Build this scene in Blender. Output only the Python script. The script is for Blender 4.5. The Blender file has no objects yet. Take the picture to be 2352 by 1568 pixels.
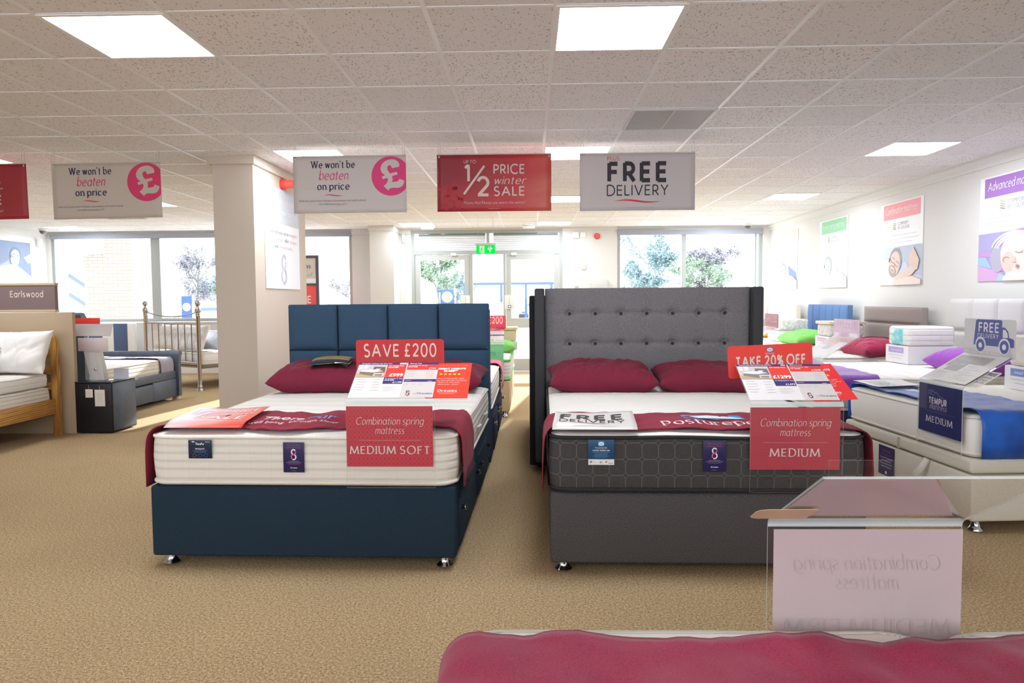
import bpy, bmesh, math, random
from mathutils import Vector, Matrix, noise
PI = math.pi
scene = bpy.context.scene
COL = scene.collection
rnd = random.Random(7)

# ------------------------------------------------------------------ materials
def lin(h):
    if isinstance(h, str):
        h = h.lstrip('#')
        c = [int(h[i:i+2], 16)/255 for i in (0, 2, 4)]
    else:
        c = list(h[:3])
    return tuple((x/12.92 if x <= .04045 else ((x+.055)/1.055)**2.4) for x in c) + (1.0,)

class N:
    """thin wrapper round a node tree"""
    def __init__(s, name):
        s.m = bpy.data.materials.new(name)
        s.m.use_nodes = True
        s.t = s.m.node_tree
        s.b = s.t.nodes['Principled BSDF']
        s.out = s.t.nodes['Material Output']
    def n(s, kind, **kw):
        x = s.t.nodes.new(kind)
        for k, v in kw.items():
            setattr(x, k, v)
        return x
    def l(s, a, b):
        s.t.links.new(a, b)
    def val(s, sock, v):
        if hasattr(v, 'is_linked') or hasattr(v, 'links'):
            s.l(v, sock)
        else:
            sock.default_value = v
    def math(s, op, a, b=0.0, c=0.0):
        x = s.n('ShaderNodeMath', operation=op)
        s.val(x.inputs[0], a); s.val(x.inputs[1], b); s.val(x.inputs[2], c)
        return x.outputs[0]
    def coord(s, which='Object'):
        return s.n('ShaderNodeTexCoord').outputs[which]
    def mapped(s, scale, which='Object'):
        mp = s.n('ShaderNodeMapping')
        mp.inputs['Scale'].default_value = scale if isinstance(scale, (tuple, list)) else (scale,)*3
        s.l(s.coord(which), mp.inputs[0])
        return mp.outputs[0]
    def noise(s, scale, detail=2.0, vec=None, rough=.5):
        x = s.n('ShaderNodeTexNoise')
        x.inputs['Scale'].default_value = scale
        x.inputs['Detail'].default_value = detail
        x.inputs['Roughness'].default_value = rough
        s.l(vec if vec is not None else s.coord(), x.inputs['Vector'])
        return x.outputs[0]
    def ramp(s, fac, stops):
        x = s.n('ShaderNodeValToRGB')
        e = x.color_ramp.elements
        while len(e) < len(stops):
            e.new(.5)
        for el, (p, c) in zip(e, stops):
            el.position = p; el.color = lin(c) if isinstance(c, str) else c
        s.l(fac, x.inputs[0])
        return x.outputs[0]
    def mix(s, fac, a, b):
        x = s.n('ShaderNodeMix', data_type='RGBA')
        s.val(x.inputs[0], fac)
        s.val(x.inputs[6], lin(a) if isinstance(a, str) else a)
        s.val(x.inputs[7], lin(b) if isinstance(b, str) else b)
        return x.outputs[2]
    def sep(s, vec):
        x = s.n('ShaderNodeSeparateXYZ'); s.l(vec, x.inputs[0])
        return x.outputs
    def color(s, c):
        s.val(s.b.inputs['Base Color'], lin(c) if isinstance(c, str) else c)
    def set(s, rough=.6, metal=0.0, spec=.3, **kw):
        s.val(s.b.inputs['Roughness'], rough)
        s.b.inputs['Metallic'].default_value = metal
        s.b.inputs['Specular IOR Level'].default_value = spec
        for k, v in kw.items():
            s.val(s.b.inputs[k.replace('_', ' ')], v)
    def bump(s, h, strength=.3, dist=.01):
        x = s.n('ShaderNodeBump')
        x.inputs['Strength'].default_value = strength
        x.inputs['Distance'].default_value = dist
        s.l(h, x.inputs['Height'])
        s.l(x.outputs[0], s.b.inputs['Normal'])
        return x

_mats = {}
def plain(c, rough=.55, metal=0.0, spec=.3, emit=0.0):
    k = (c, rough, metal, spec, emit)
    if k not in _mats:
        n = N('plain_' + str(c).strip('#')); n.color(c); n.set(rough, metal, spec)
        if emit:
            n.b.inputs['Emission Color'].default_value = lin(c)
            n.b.inputs['Emission Strength'].default_value = emit
        _mats[k] = n.m
    return _mats[k]

def fabric(name, c1, c2, scale=420, rough=.9, bump=.25, sheen=.0, big=.0):
    n = N(name)
    v = n.mapped((1, 1, 1))
    f = n.noise(scale, 3, v)
    col = n.ramp(f, [(.3, c1), (.7, c2)])
    if big:
        g = n.noise(6, 3, v)
        g2 = n.math('MULTIPLY_ADD', g, big*2, 1-big)
        hs = n.n('ShaderNodeHueSaturation'); n.l(col, hs.inputs['Color']); n.l(g2, hs.inputs['Value'])
        col = hs.outputs[0]
    n.color(col); n.set(rough, 0, .15)
    if sheen:
        n.b.inputs['Sheen Weight'].default_value = sheen
        n.b.inputs['Sheen Roughness'].default_value = .4
    n.bump(f, bump, .002)
    return n.m

def m_ceiling():
    n = N('ceiling_tile')
    o = n.coord()
    x, y, z = n.sep(o)
    # one random value for each tile
    fx = n.math('FLOOR', n.math('DIVIDE', n.math('SUBTRACT', x, .124), .6))
    fy = n.math('FLOOR', n.math('DIVIDE', n.math('SUBTRACT', y, 3.34), .6))
    cb = n.n('ShaderNodeCombineXYZ'); n.l(fx, cb.inputs[0]); n.l(fy, cb.inputs[1])
    wn = n.n('ShaderNodeTexWhiteNoise'); n.l(cb.outputs[0], wn.inputs['Vector'])
    rv = wn.outputs['Value']
    base = n.mix(rv, '#e8e5e3', '#f2efed')
    # fissures: short dark flecks, their strength different from tile to tile
    mp = n.n('ShaderNodeMapping'); mp.inputs['Scale'].default_value = (1, .45, 1); n.l(o, mp.inputs[0])
    f1 = n.noise(95, 2, mp.outputs[0], .6)
    f2 = n.noise(260, 1, o)
    th = n.math('MULTIPLY_ADD', rv, .05, .345)
    fl = n.math('LESS_THAN', f1, th)
    fl2 = n.math('LESS_THAN', f2, .33)
    dark = n.math('MAXIMUM', fl, n.math('MULTIPLY', fl2, .35))
    col = n.mix(n.math('MULTIPLY', dark, .55), base, '#6f675f')
    n.color(col); n.set(.95, 0, .1)
    n.bump(dark, -.4, .004)
    return n.m

def m_carpet():
    n = N('carpet')
    o = n.coord()
    a = n.noise(95, 3, o, .75)
    b = n.noise(260, 2, o, .6)
    c = n.noise(1.3, 3, o)
    s = n.math('ADD', n.math('MULTIPLY', a, .6), n.math('MULTIPLY', b, .4))
    col = n.ramp(s, [(.36, '#6c583a'), (.46, '#a68d68'), (.54, '#bfa67f'), (.64, '#e2ceaa')])
    hs = n.n('ShaderNodeHueSaturation'); n.l(col, hs.inputs['Color'])
    n.l(n.math('MULTIPLY_ADD', c, .2, .9), hs.inputs['Value'])
    n.color(hs.outputs[0]); n.set(1.0, 0, .05)
    n.bump(s, .8, .006)
    return n.m

def m_acrylic(name='clear_acrylic', tint='#ffffff', gloss=1.0):
    n = N(name)
    t = n.n('ShaderNodeBsdfTransparent'); t.inputs[0].default_value = lin(tint)
    g = n.n('ShaderNodeBsdfGlossy'); g.inputs['Roughness'].default_value = .03
    lw = n.n('ShaderNodeLayerWeight'); lw.inputs[0].default_value = .5
    ge = n.n('ShaderNodeNewGeometry')
    f5 = n.math('MULTIPLY_ADD', n.math('POWER', lw.outputs['Facing'], 4.0), .7, .04)
    fr = n.math('MULTIPLY', f5, n.math('SUBTRACT', 1.0, ge.outputs['Backfacing']))
    mx = n.n('ShaderNodeMixShader')
    n.l(n.math('MULTIPLY', fr, gloss), mx.inputs[0]); n.l(t.outputs[0], mx.inputs[1]); n.l(g.outputs[0], mx.inputs[2])
    n.l(mx.outputs[0], n.out.inputs[0]); n.t.nodes.remove(n.b)
    return n.m

def m_edge_highlight():
    n = N('acrylic_edge_highlight')
    t = n.n('ShaderNodeBsdfTransparent'); t.inputs[0].default_value = (.9, .95, .93, 1)
    g = n.n('ShaderNodeBsdfPrincipled'); g.inputs['Base Color'].default_value = (.8, .84, .82, 1); g.inputs['Roughness'].default_value = .15
    mx = n.n('ShaderNodeMixShader'); mx.inputs[0].default_value = .5
    n.l(t.outputs[0], mx.inputs[1]); n.l(g.outputs[0], mx.inputs[2])
    n.l(mx.outputs[0], n.out.inputs[0]); n.t.nodes.remove(n.b)
    return n.m

def m_translucent(name, c, alpha, rough=.4):
    n = N(name)
    t = n.n('ShaderNodeBsdfTransparent')
    mx = n.n('ShaderNodeMixShader'); mx.inputs[0].default_value = alpha
    n.color(c); n.set(rough, 0, .4)
    n.l(t.outputs[0], mx.inputs[1]); n.l(n.b.outputs[0], mx.inputs[2]); n.l(mx.outputs[0], n.out.inputs[0])
    return n.m

def m_quilt_side(name, c, line, zs, vert=.105, strength=.5):
    """mattress border: stitched rows at heights zs (object space), faint upright stitches"""
    n = N(name)
    x, y, z = n.sep(n.coord())
    d = None
    for z0 in zs:
        q = n.math('ABSOLUTE', n.math('SUBTRACT', z, z0))
        d = q if d is None else n.math('MINIMUM', d, q)
    g = n.math('MINIMUM', n.math('MULTIPLY', d, 1/.012), 1.0)
    f = n.noise(500, 2)
    xy = n.math('ADD', x, y)
    w = n.math('ABSOLUTE', n.math('SUBTRACT', n.math('FRACT', n.math('DIVIDE', xy, vert)), .5))
    v = n.math('MINIMUM', n.math('MULTIPLY', w, 9.0), 1.0)
    h = n.math('ADD', n.math('MULTIPLY', g, 1.0), n.math('ADD', n.math('MULTIPLY', f, .12), n.math('MULTIPLY', v, .22)))
    n.color(n.mix(n.math('MULTIPLY', n.math('SUBTRACT', 1.0, g), .55), c, line)); n.set(.85, 0, .15)
    n.bump(h, strength, .006)
    return n.m

def m_octagon(name):
    """dark border with pale octagon stitch lines"""
    n = N(name)
    tc = n.n('ShaderNodeTexCoord')
    x, y, z = n.sep(tc.outputs['Object'])
    nx, ny, nz = n.sep(tc.outputs['Normal'])
    side = n.math('GREATER_THAN', n.math('ABSOLUTE', nx), .7)
    u = n.math('ADD', n.math('MULTIPLY', side, y), n.math('MULTIPLY', n.math('SUBTRACT', 1.0, side), x))
    fu = n.math('ABSOLUTE', n.math('SUBTRACT', n.math('FRACT', n.math('DIVIDE', u, .0785)), .5))
    fz = n.math('ABSOLUTE', n.math('SUBTRACT', n.math('FRACT', n.math('DIVIDE', n.math('SUBTRACT', z, .012), .0785)), .5))
    o = n.math('MAXIMUM', n.math('MAXIMUM', fu, fz), n.math('MULTIPLY', n.math('ADD', fu, fz), .60))
    ln = n.math('LESS_THAN', n.math('ABSOLUTE', n.math('SUBTRACT', o, .488)), .010)
    f = n.noise(420, 3)
    base = n.ramp(f, [(.3, '#3a3838'), (.7, '#54514f')])
    n.color(n.mix(n.math('MULTIPLY', ln, .6), base, '#807d7a')); n.set(.9, 0, .15)
    n.bump(n.math('ADD', n.math('MULTIPLY', n.math('MINIMUM', n.math('MULTIPLY', n.math('ABSOLUTE', n.math('SUBTRACT', o, .49)), 8.0), 1.0), .7), n.math('MULTIPLY', f, .25)), .5, .004)
    return n.m

def m_ticking(name, c1, c2, kind='wave', scale=9.0, dist=4.0):
    """mattress top: soft quilted relief"""
    n = N(name)
    w = n.n('ShaderNodeTexWave', wave_type='BANDS', bands_direction='Y')
    w.inputs['Scale'].default_value = scale; w.inputs['Distortion'].default_value = dist
    w.inputs['Detail'].default_value = 1.0; w.inputs['Detail Scale'].default_value = .6
    n.l(n.coord(), w.inputs[0])
    h = w.outputs['Fac']
    f = n.noise(600, 2)
    n.color(n.ramp(h, [(.0, c1), (.35, c2)])); n.set(.85, 0, .15)
    n.bump(n.math('ADD', h, n.math('MULTIPLY', f, .15)), .24, .008)
    return n.m

def m_wood(name, c1, c2, c3, axis=(1, 14, 14), scale=3.0, rough=.45):
    n = N(name)
    v = n.mapped(axis)
    f = n.noise(scale, 6, v, .65)
    w = n.n('ShaderNodeTexWave', wave_type='RINGS'); w.inputs['Scale'].default_value = 1.2
    w.inputs['Distortion'].default_value = 6; w.inputs['Detail'].default_value = 3
    n.l(v, w.inputs[0])
    s = n.math('ADD', n.math('MULTIPLY', f, .65), n.math('MULTIPLY', w.outputs['Fac'], .35))
    n.color(n.ramp(s, [(.25, c1), (.5, c2), (.75, c3)])); n.set(rough, 0, .35)
    n.bump(s, .12, .003)
    return n.m

def m_lattice(name, c, dark, light, px=.021, pz=.026):
    """printed lattice of upright lozenges (card face: x across, z up in object space)"""
    n = N(name)
    x, y, z = n.sep(n.coord())
    fx = n.math('ABSOLUTE', n.math('SUBTRACT', n.math('FRACT', n.math('DIVIDE', x, px)), .5))
    fz = n.math('ABSOLUTE', n.math('SUBTRACT', n.math('FRACT', n.math('DIVIDE', z, pz)), .5))
    s = n.math('ADD', fx, fz)
    d = n.math('LESS_THAN', s, .2)
    e = n.math('LESS_THAN', n.math('ABSOLUTE', n.math('SUBTRACT', s, .42)), .05)
    col = n.mix(n.math('MULTIPLY', d, .7), c, dark)
    col = n.mix(n.math('MULTIPLY', e, .45), col, light)
    n.color(col); n.set(.45, 0, .35)
    return n.m

def m_brick():
    n = N('pale_brick')
    b = n.n('ShaderNodeTexBrick')
    b.inputs['Color1'].default_value = lin('#d9cfc0'); b.inputs['Color2'].default_value = lin('#cdbfa8')
    b.inputs['Mortar'].default_value = lin('#8f8069')
    b.inputs['Scale'].default_value = 1.0
    b.inputs['Brick Width'].default_value = .225; b.inputs['Row Height'].default_value = .075
    b.inputs['Mortar Size'].default_value = .009
    x, y, z = n.sep(n.coord())
    cb = n.n('ShaderNodeCombineXYZ'); n.l(n.math('ADD', x, y), cb.inputs[0]); n.l(z, cb.inputs[1])
    n.l(cb.outputs[0], b.inputs['Vector'])
    n.color(b.outputs['Color']); n.set(.9, 0, .1)
    return n.m

def m_leather(name, c):
    n = N(name)
    f = n.noise(160, 3); g = n.noise(9, 3)
    n.color(n.mix(n.math('MULTIPLY', g, .5), c, '#000000')); n.set(.42, 0, .45)
    n.bump(f, .15, .002)
    return n.m

def m_gradient_card(name, c1, c2, c3):
    """printed sheet whose colour runs across in three tones; on the leaflet it paints the glare"""
    n = N(name)
    x, y, z = n.sep(n.coord('Generated'))
    f = n.noise(2.2, 3, n.coord('Generated'))
    s = n.math('ADD', n.math('MULTIPLY', x, .55), n.math('ADD', n.math('MULTIPLY', f, .4), n.math('MULTIPLY', z, -.15)))
    n.color(n.ramp(s, [(.15, c1), (.5, c2), (.8, c3)])); n.set(.4, 0, .4)
    return n.m

# ------------------------------------------------------------------ mesh builder
class MB:
    def __init__(s):
        s.v = []; s.f = []; s.mi = []; s.mats = []; s.cur = 0
    def use(s, m):
        if m not in s.mats:
            s.mats.append(m)
        s.cur = s.mats.index(m)
        return s
    def add(s, vs, fs, M=None):
        o = len(s.v)
        for p in vs:
            p = Vector(p)
            s.v.append(tuple(M @ p) if M is not None else tuple(p))
        for f in fs:
            s.f.append(tuple(i+o for i in f)); s.mi.append(s.cur)
        return s
    def quad(s, a, b, c, d):
        return s.add([a, b, c, d], [(0, 1, 2, 3)])
    def poly(s, pts):
        return s.add(pts, [tuple(range(len(pts)))])
    def box(s, cx, cy, cz, sx, sy, sz, r=0.0, seg=2, M=None):
        """centre + full sizes, optional rounded edges"""
        bm = bmesh.new()
        bmesh.ops.create_cube(bm, size=1)
        for v in bm.verts:
            v.co = Vector((v.co.x*sx, v.co.y*sy, v.co.z*sz))
        if r > 0:
            r = min(r, .49*min(sx, sy, sz))
            bmesh.ops.bevel(bm, geom=list(bm.edges), offset=r, segments=seg, profile=.5, affect='EDGES')
        bm.verts.index_update()
        vs = [(v.co.x+cx, v.co.y+cy, v.co.z+cz) for v in bm.verts]
        fs = [tuple(v.index for v in f.verts) for f in bm.faces]
        bm.free()
        return s.add(vs, fs, M)
    def b2(s, x0, x1, y0, y1, z0, z1, r=0.0, seg=2, M=None):
        return s.box((x0+x1)/2, (y0+y1)/2, (z0+z1)/2, abs(x1-x0), abs(y1-y0), abs(z1-z0), r, seg, M)
    def loft(s, loops, closed=True, cap0=True, cap1=True, M=None):
        n = len(loops[0]); vs = [p for L in loops for p in L]; fs = []
        for k in range(len(loops)-1):
            for i in range(n if closed else n-1):
                j = (i+1) % n
                fs.append((k*n+i, k*n+j, (k+1)*n+j, (k+1)*n+i))
        if cap0: fs.append(tuple(reversed(range(n))))
        if cap1: fs.append(tuple(range((len(loops)-1)*n, len(loops)*n)))
        return s.add(vs, fs, M)
    def lathe(s, prof, n=20, M=None):
        loops = [[(r*math.cos(2*PI*i/n), r*math.sin(2*PI*i/n), z) for i in range(n)] for r, z in prof]
        return s.loft(loops, True, True, True, M)
    def tube(s, path, r, n=8, cap=True):
        path = [Vector(p) for p in path]
        rs = r if isinstance(r, (list, tuple)) else [r]*len(path)
        loops = []; up = None
        for i, p in enumerate(path):
            d = (path[min(i+1, len(path)-1)] - path[max(i-1, 0)]).normalized()
            if up is None:
                up = Vector((0, 0, 1)) if abs(d.z) < .9 else Vector((1, 0, 0))
            a = d.cross(up)
            if a.length < 1e-5: a = d.cross(Vector((1, .3, 0)))
            a.normalize(); b = d.cross(a).normalized(); up = -b if up.dot(b) < 0 else b
            a = d.cross(up).normalized()
            loops.append([tuple(p + (a*math.cos(2*PI*k/n) + up*math.sin(2*PI*k/n))*rs[i]) for k in range(n)])
        return s.loft(loops, True, cap, cap)
    def grid(s, fn, nu, nv, M=None):
        vs = [fn(i/nu, j/nv) for j in range(nv+1) for i in range(nu+1)]
        fs = [(j*(nu+1)+i, j*(nu+1)+i+1, (j+1)*(nu+1)+i+1, (j+1)*(nu+1)+i) for j in range(nv) for i in range(nu)]
        return s.add(vs, fs, M)
    def build(s, name, m=None, parent=None, loc=None, rz=0.0, angle=40, rot=None):
        me = bpy.data.meshes.new(name)
        me.from_pydata(s.v, [], s.f)
        mats = s.mats if s.mats else [m]
        for x in mats: me.materials.append(x)
        if len(mats) > 1:
            me.polygons.foreach_set('material_index', s.mi)
        me.update()
        if angle:
            me.polygons.foreach_set('use_smooth', [True]*len(me.polygons))
            me.set_sharp_from_angle(angle=math.radians(angle))
        o = bpy.data.objects.new(name, me); COL.objects.link(o)
        if parent is not None: o.parent = parent
        if loc is not None: o.location = loc
        if rot is not None: o.rotation_euler = rot
        elif rz: o.rotation_euler = (0, 0, rz)
        return o

def tag(o, label=None, cat=None, group=None, kind=None):
    if label: o['label'] = label
    if cat: o['category'] = cat
    if group: o['group'] = group
    if kind: o['kind'] = kind
    return o
def thing(name, label, cat, loc=(0, 0, 0), rz=0.0, group=None):
    o = bpy.data.objects.new(name, None); COL.objects.link(o)
    o.empty_display_size = .1
    o.location = loc; o.rotation_euler = (0, 0, rz)
    return tag(o, label, cat, group)
def struct(name, mb, m=None, parent=None, **kw):
    o = mb.build(name, m, parent, **kw)
    if parent is None: o['kind'] = 'structure'
    return o
def copy_tree(o, parent=None):
    c = o.copy(); COL.objects.link(c)
    if parent is not None:
        c.parent = parent; c.matrix_parent_inverse = o.matrix_parent_inverse
    for ch in list(o.children): copy_tree(ch, c)
    return c
def place(mb_or_obj, loc, rz=0): mb_or_obj.location = loc; mb_or_obj.rotation_euler = (0, 0, rz)
def rrect(x0, x1, y0, y1, r, n=6):
    pts = []
    for cx, cy, a in ((x1-r, y1-r, 0), (x0+r, y1-r, 90), (x0+r, y0+r, 180), (x1-r, y0+r, 270)):
        for k in range(n+1):
            t = math.radians(a+90*k/n); pts.append((cx+r*math.cos(t), cy+r*math.sin(t)))
    return pts
def nz(x, y, z=0.0): return noise.noise(Vector((x, y, z)))
# ------------------------------------------------------------------ lettering
def arc(cx, cy, rx, ry, a0, a1):
    n = max(3, int(abs(a1-a0)/11))
    return [(cx+rx*math.cos(math.radians(a0+(a1-a0)*i/n)), cy+ry*math.sin(math.radians(a0+(a1-a0)*i/n))) for i in range(n+1)]
S45 = arc(.21, .23, .21, .23, 0, 360)
GL = {  # advance, strokes, serif points (stem ends)
 'a': (.42, [S45, [(.42, .46), (.42, 0)]], [(.42, 0)]),
 'b': (.42, [S45, [(0, .75), (0, 0)]], [(0, .75)]),
 'c': (.37, [arc(.21, .23, .21, .23, 45, 315)], []),
 'd': (.42, [S45, [(.42, .75), (.42, 0)]], [(.42, 0), (.42, .75)]),
 'e': (.42, [[(.0, .25), (.42, .25)] + arc(.21, .23, .21, .23, 5, 318)], []),
 'f': (.22, [arc(.21, .62, .11, .13, 50, 180) + [(.10, 0)], [(0, .44), (.23, .44)]], [(.10, 0)]),
 'g': (.42, [S45, [(.42, .46), (.42, -.06)] + arc(.21, -.06, .21, .15, 0, -155)], []),
 'h': (.36, [[(0, .75), (0, 0)], [(0, .22)] + arc(.18, .27, .18, .19, 180, 0) + [(.36, 0)]], [(0, 0), (.36, 0), (0, .75)]),
 'i': (.0, [[(0, .46), (0, 0)], [(0, .60), (0, .67)]], [(0, 0), (0, .46)]),
 'k': (.32, [[(0, .75), (0, 0)], [(.3, .46), (0, .19)], [(.1, .28), (.33, 0)]], [(0, 0), (.33, 0)]),
 'l': (.0, [[(0, .75), (0, 0)]], [(0, 0), (0, .75)]),
 'm': (.60, [[(0, .46), (0, 0)], [(0, .24)] + arc(.15, .29, .15, .17, 180, 0) + [(.30, 0)], [(.30, .24)] + arc(.45, .29, .15, .17, 180, 0) + [(.60, 0)]], [(0, 0), (.30, 0), (.60, 0), (0, .46)]),
 'n': (.36, [[(0, .46), (0, 0)], [(0, .22)] + arc(.18, .27, .18, .19, 180, 0) + [(.36, 0)]], [(0, 0), (.36, 0), (0, .46)]),
 'o': (.42, [S45], []),
 'p': (.42, [S45, [(0, .46), (0, -.22)]], [(0, -.22), (0, .46)]),
 'r': (.22, [[(0, .46), (0, 0)], [(0, .24)] + arc(.16, .27, .16, .18, 180, 50)], [(0, 0), (0, .46)]),
 's': (.29, [arc(.15, .345, .135, .115, 45, 270) + arc(.15, .115, .145, .115, 90, -140)], []),
 't': (.24, [[(.1, .62), (.1, .1)] + arc(.2, .1, .1, .1, 180, 280), [(0, .44), (.24, .44)]], []),
 'u': (.35, [[(0, .46), (0, .19)] + arc(.17, .19, .17, .19, 180, 360) + [(.34, .46)], [(.34, .46), (.34, 0)]], [(.34, 0), (0, .46)]),
 'v': (.36, [[(0, .46), (.18, 0)], [(.18, 0), (.36, .46)]], [(0, .46), (.36, .46)]),
 'w': (.56, [[(0, .46), (.14, 0)], [(.14, 0), (.28, .46)], [(.28, .46), (.42, 0)], [(.42, 0), (.56, .46)]], [(0, .46), (.56, .46)]),
 'y': (.38, [[(0, .46), (.19, 0)], [(.38, .46), (.11, -.22)]], [(0, .46), (.38, .46)]),
 'A': (.62, [[(0, 0), (.31, .7)], [(.31, .7), (.62, 0)], [(.12, .24), (.50, .24)]], [(0, 0), (.62, 0)]),
 'C': (.58, [arc(.36, .35, .36, .36, 48, 312)], []),
 'D': (.54, [[(0, 0), (0, .7)], [(0, .7), (.2, .7)] + arc(.2, .35, .35, .35, 90, -90) + [(0, 0)]], [(0, 0), (0, .7)]),
 'E': (.37, [[(0, 0), (0, .7)], [(0, .67), (.37, .67)], [(0, .36), (.34, .36)], [(0, .03), (.37, .03)]], []),
 'F': (.35, [[(0, 0), (0, .7)], [(0, .67), (.36, .67)], [(0, .36), (.33, .36)]], [(0, 0)]),
 'I': (.0, [[(0, 0), (0, .7)]], [(0, 0), (0, .7)]),
 'K': (.46, [[(0, 0), (0, .7)], [(.42, .7), (.02, .32)], [(.14, .43), (.46, 0)]], []),
 'L': (.32, [[(0, 0), (0, .7)], [(0, .03), (.33, .03)]], [(0, .7)]),
 'M': (.76, [[(0, 0), (.08, .7)], [(.08, .7), (.38, .04)], [(.38, .04), (.68, .7)], [(.68, .7), (.76, 0)]], [(0, 0), (.76, 0)]),
 'N': (.56, [[(0, 0), (0, .7)], [(0, .7), (.56, 0)], [(.56, 0), (.56, .7)]], [(0, 0), (.56, .7)]),
 'O': (.74, [arc(.37, .35, .37, .37, 0, 360)], []),
 'P': (.36, [[(0, 0), (0, .7)], [(0, .68), (.18, .68)] + arc(.18, .49, .19, .19, 90, -90) + [(0, .30)]], [(0, 0)]),
 'R': (.40, [[(0, 0), (0, .7)], [(0, .68), (.18, .68)] + arc(.18, .49, .19, .19, 90, -90) + [(0, .30)], [(.18, .30), (.41, 0)]], [(0, 0), (.41, 0)]),
 'S': (.40, [arc(.20, .53, .17, .17, 38, 270) + arc(.20, .18, .20, .18, 90, -145)], []),
 'T': (.44, [[(.22, 0), (.22, .7)], [(0, .67), (.44, .67)]], [(.22, 0)]),
 'U': (.50, [[(0, .7), (0, .24)] + arc(.25, .24, .25, .25, 180, 360) + [(.50, .7)]], [(0, .7), (.5, .7)]),
 'V': (.58, [[(0, .7), (.29, 0)], [(.29, 0), (.58, .7)]], [(0, .7), (.58, .7)]),
 'W': (.86, [[(0, .7), (.22, 0)], [(.22, 0), (.43, .7)], [(.43, .7), (.64, 0)], [(.64, 0), (.86, .7)]], [(0, .7), (.43, .7), (.86, .7)]),
 'Y': (.52, [[(0, .7), (.26, .33)], [(.52, .7), (.26, .33)], [(.26, .33), (.26, 0)]], []),
 '0': (.44, [arc(.22, .35, .22, .36, 0, 360)], []),
 '1': (.17, [[(0, .57), (.15, .7)], [(.15, .7), (.15, 0)]], []),
 '2': (.41, [arc(.20, .50, .19, .20, 165, -38) + [(.03, .03)], [(.0, .03), (.41, .03)]], []),
 '4': (.42, [[(.32, 0), (.32, .7)], [(.32, .7), (0, .19)], [(0, .19), (.42, .19)]], []),
 '5': (.38, [[(.36, .67), (.09, .67)], [(.09, .67), (.04, .40)] + arc(.19, .22, .2, .22, 128, -145)], []),
 '7': (.38, [[(0, .67), (.38, .67)], [(.38, .67), (.12, 0)]], []),
 '8': (.40, [arc(.20, .53, .16, .17, 0, 360), arc(.20, .18, .20, .19, 0, 360)], []),
 '9': (.40, [arc(.20, .49, .20, .21, 0, 360), arc(.0, .49, .40, .5, 0, -62)], []),
 '\u00a3': (.40, [arc(.26, .53, .14, .17, 25, 180) + [(.13, .12), (.0, .03)], [(.0, .03), (.40, .03)], [(.0, .33), (.29, .33)]], []),
 '%': (.52, [arc(.11, .54, .11, .15, 0, 360), [(.06, 0), (.46, .7)], arc(.41, .15, .11, .15, 0, 360)], []),
 '/': (.36, [[(0, -.02), (.36, .72)]], []),
 "'": (.02, [[(.03, .74), (.0, .58)]], []), '!': (.0, [[(0, .7), (0, .2)], [(0, 0), (0, .07)]], []),
 '.': (.0, [[(0, 0), (0, .07)]], []), ',': (.02, [[(.02, .06), (-.02, -.1)]], []), '-': (.2, [[(0, .25), (.2, .25)]], []),
}
def stroke_quads(pts, wfn):
    return [q for run in stroke_runs(pts, wfn) for q in run]
def stroke_runs(pts, wfn):
    """ribbon quads along a polyline, one list for each run between sharp corners"""
    out = []; runs = [[pts[0]]]
    for i in range(1, len(pts)):
        runs[-1].append(pts[i])
        if i < len(pts)-1:
            a = math.atan2(pts[i][1]-pts[i-1][1], pts[i][0]-pts[i-1][0]); b = math.atan2(pts[i+1][1]-pts[i][1], pts[i+1][0]-pts[i][0])
            if abs((b-a+PI) % (2*PI) - PI) > .7: runs.append([pts[i]])
    for R in runs:
        L = []
        cl = len(R) > 4 and math.dist(R[0], R[-1]) < 1e-6
        for i, p in enumerate(R):
            q0 = R[i-1] if i > 0 else (R[-2] if cl else R[0]); q1 = R[i+1] if i < len(R)-1 else (R[1] if cl else R[-1])
            dx, dy = q1[0]-q0[0], q1[1]-q0[1]; l = math.hypot(dx, dy) or 1
            w = wfn(math.atan2(dy, dx))/2
            L.append(((p[0]-dy/l*w, p[1]+dx/l*w), (p[0]+dy/l*w, p[1]-dx/l*w)))
        out.append([[L[i][1], L[i+1][1], L[i+1][0], L[i][0]] for i in range(len(L)-1)])
    return out
def stroke_text(text, style='sans', weight=.09, space=.13):
    """(quads, width): style sans = one line width; roman = thick and thin with serifs; italic = thick and thin, slanted"""
    x = 0.0; Q = []
    thin = weight*.42
    for ch in text:
        if ch == ' ': x += .24; continue
        if ch not in GL: continue
        adv, st, sf = GL[ch]
        if style == 'sans': wf = lambda a: weight
        else: wf = lambda a: thin + (weight-thin)*abs(math.sin(a-.30))
        x += weight*.5
        ri = 0
        for s in st:
            for run in stroke_runs(s, wf):
                for q in run: Q.append(([(p[0]+x, p[1]) for p in q], ri))
                ri += 1
        if style == 'roman':
            for sx, sy in sf:
                hw = weight*.5+.065; t = thin*.75
                y0 = sy if sy <= 0.0 else sy-t
                Q.append(([(x+sx-hw, y0), (x+sx+hw, y0), (x+sx+hw, y0+t), (x+sx-hw, y0+t)], ri)); ri += 1
        x += adv + weight*.5 + (space if style != 'italic' else space*.82)
    x -= space
    if style == 'italic': Q = [([(p[0]*.92+p[1]*.22, p[1]) for p in q], r_) for q, r_ in Q]; x *= .92
    return Q, x
_bf = {}
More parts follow.
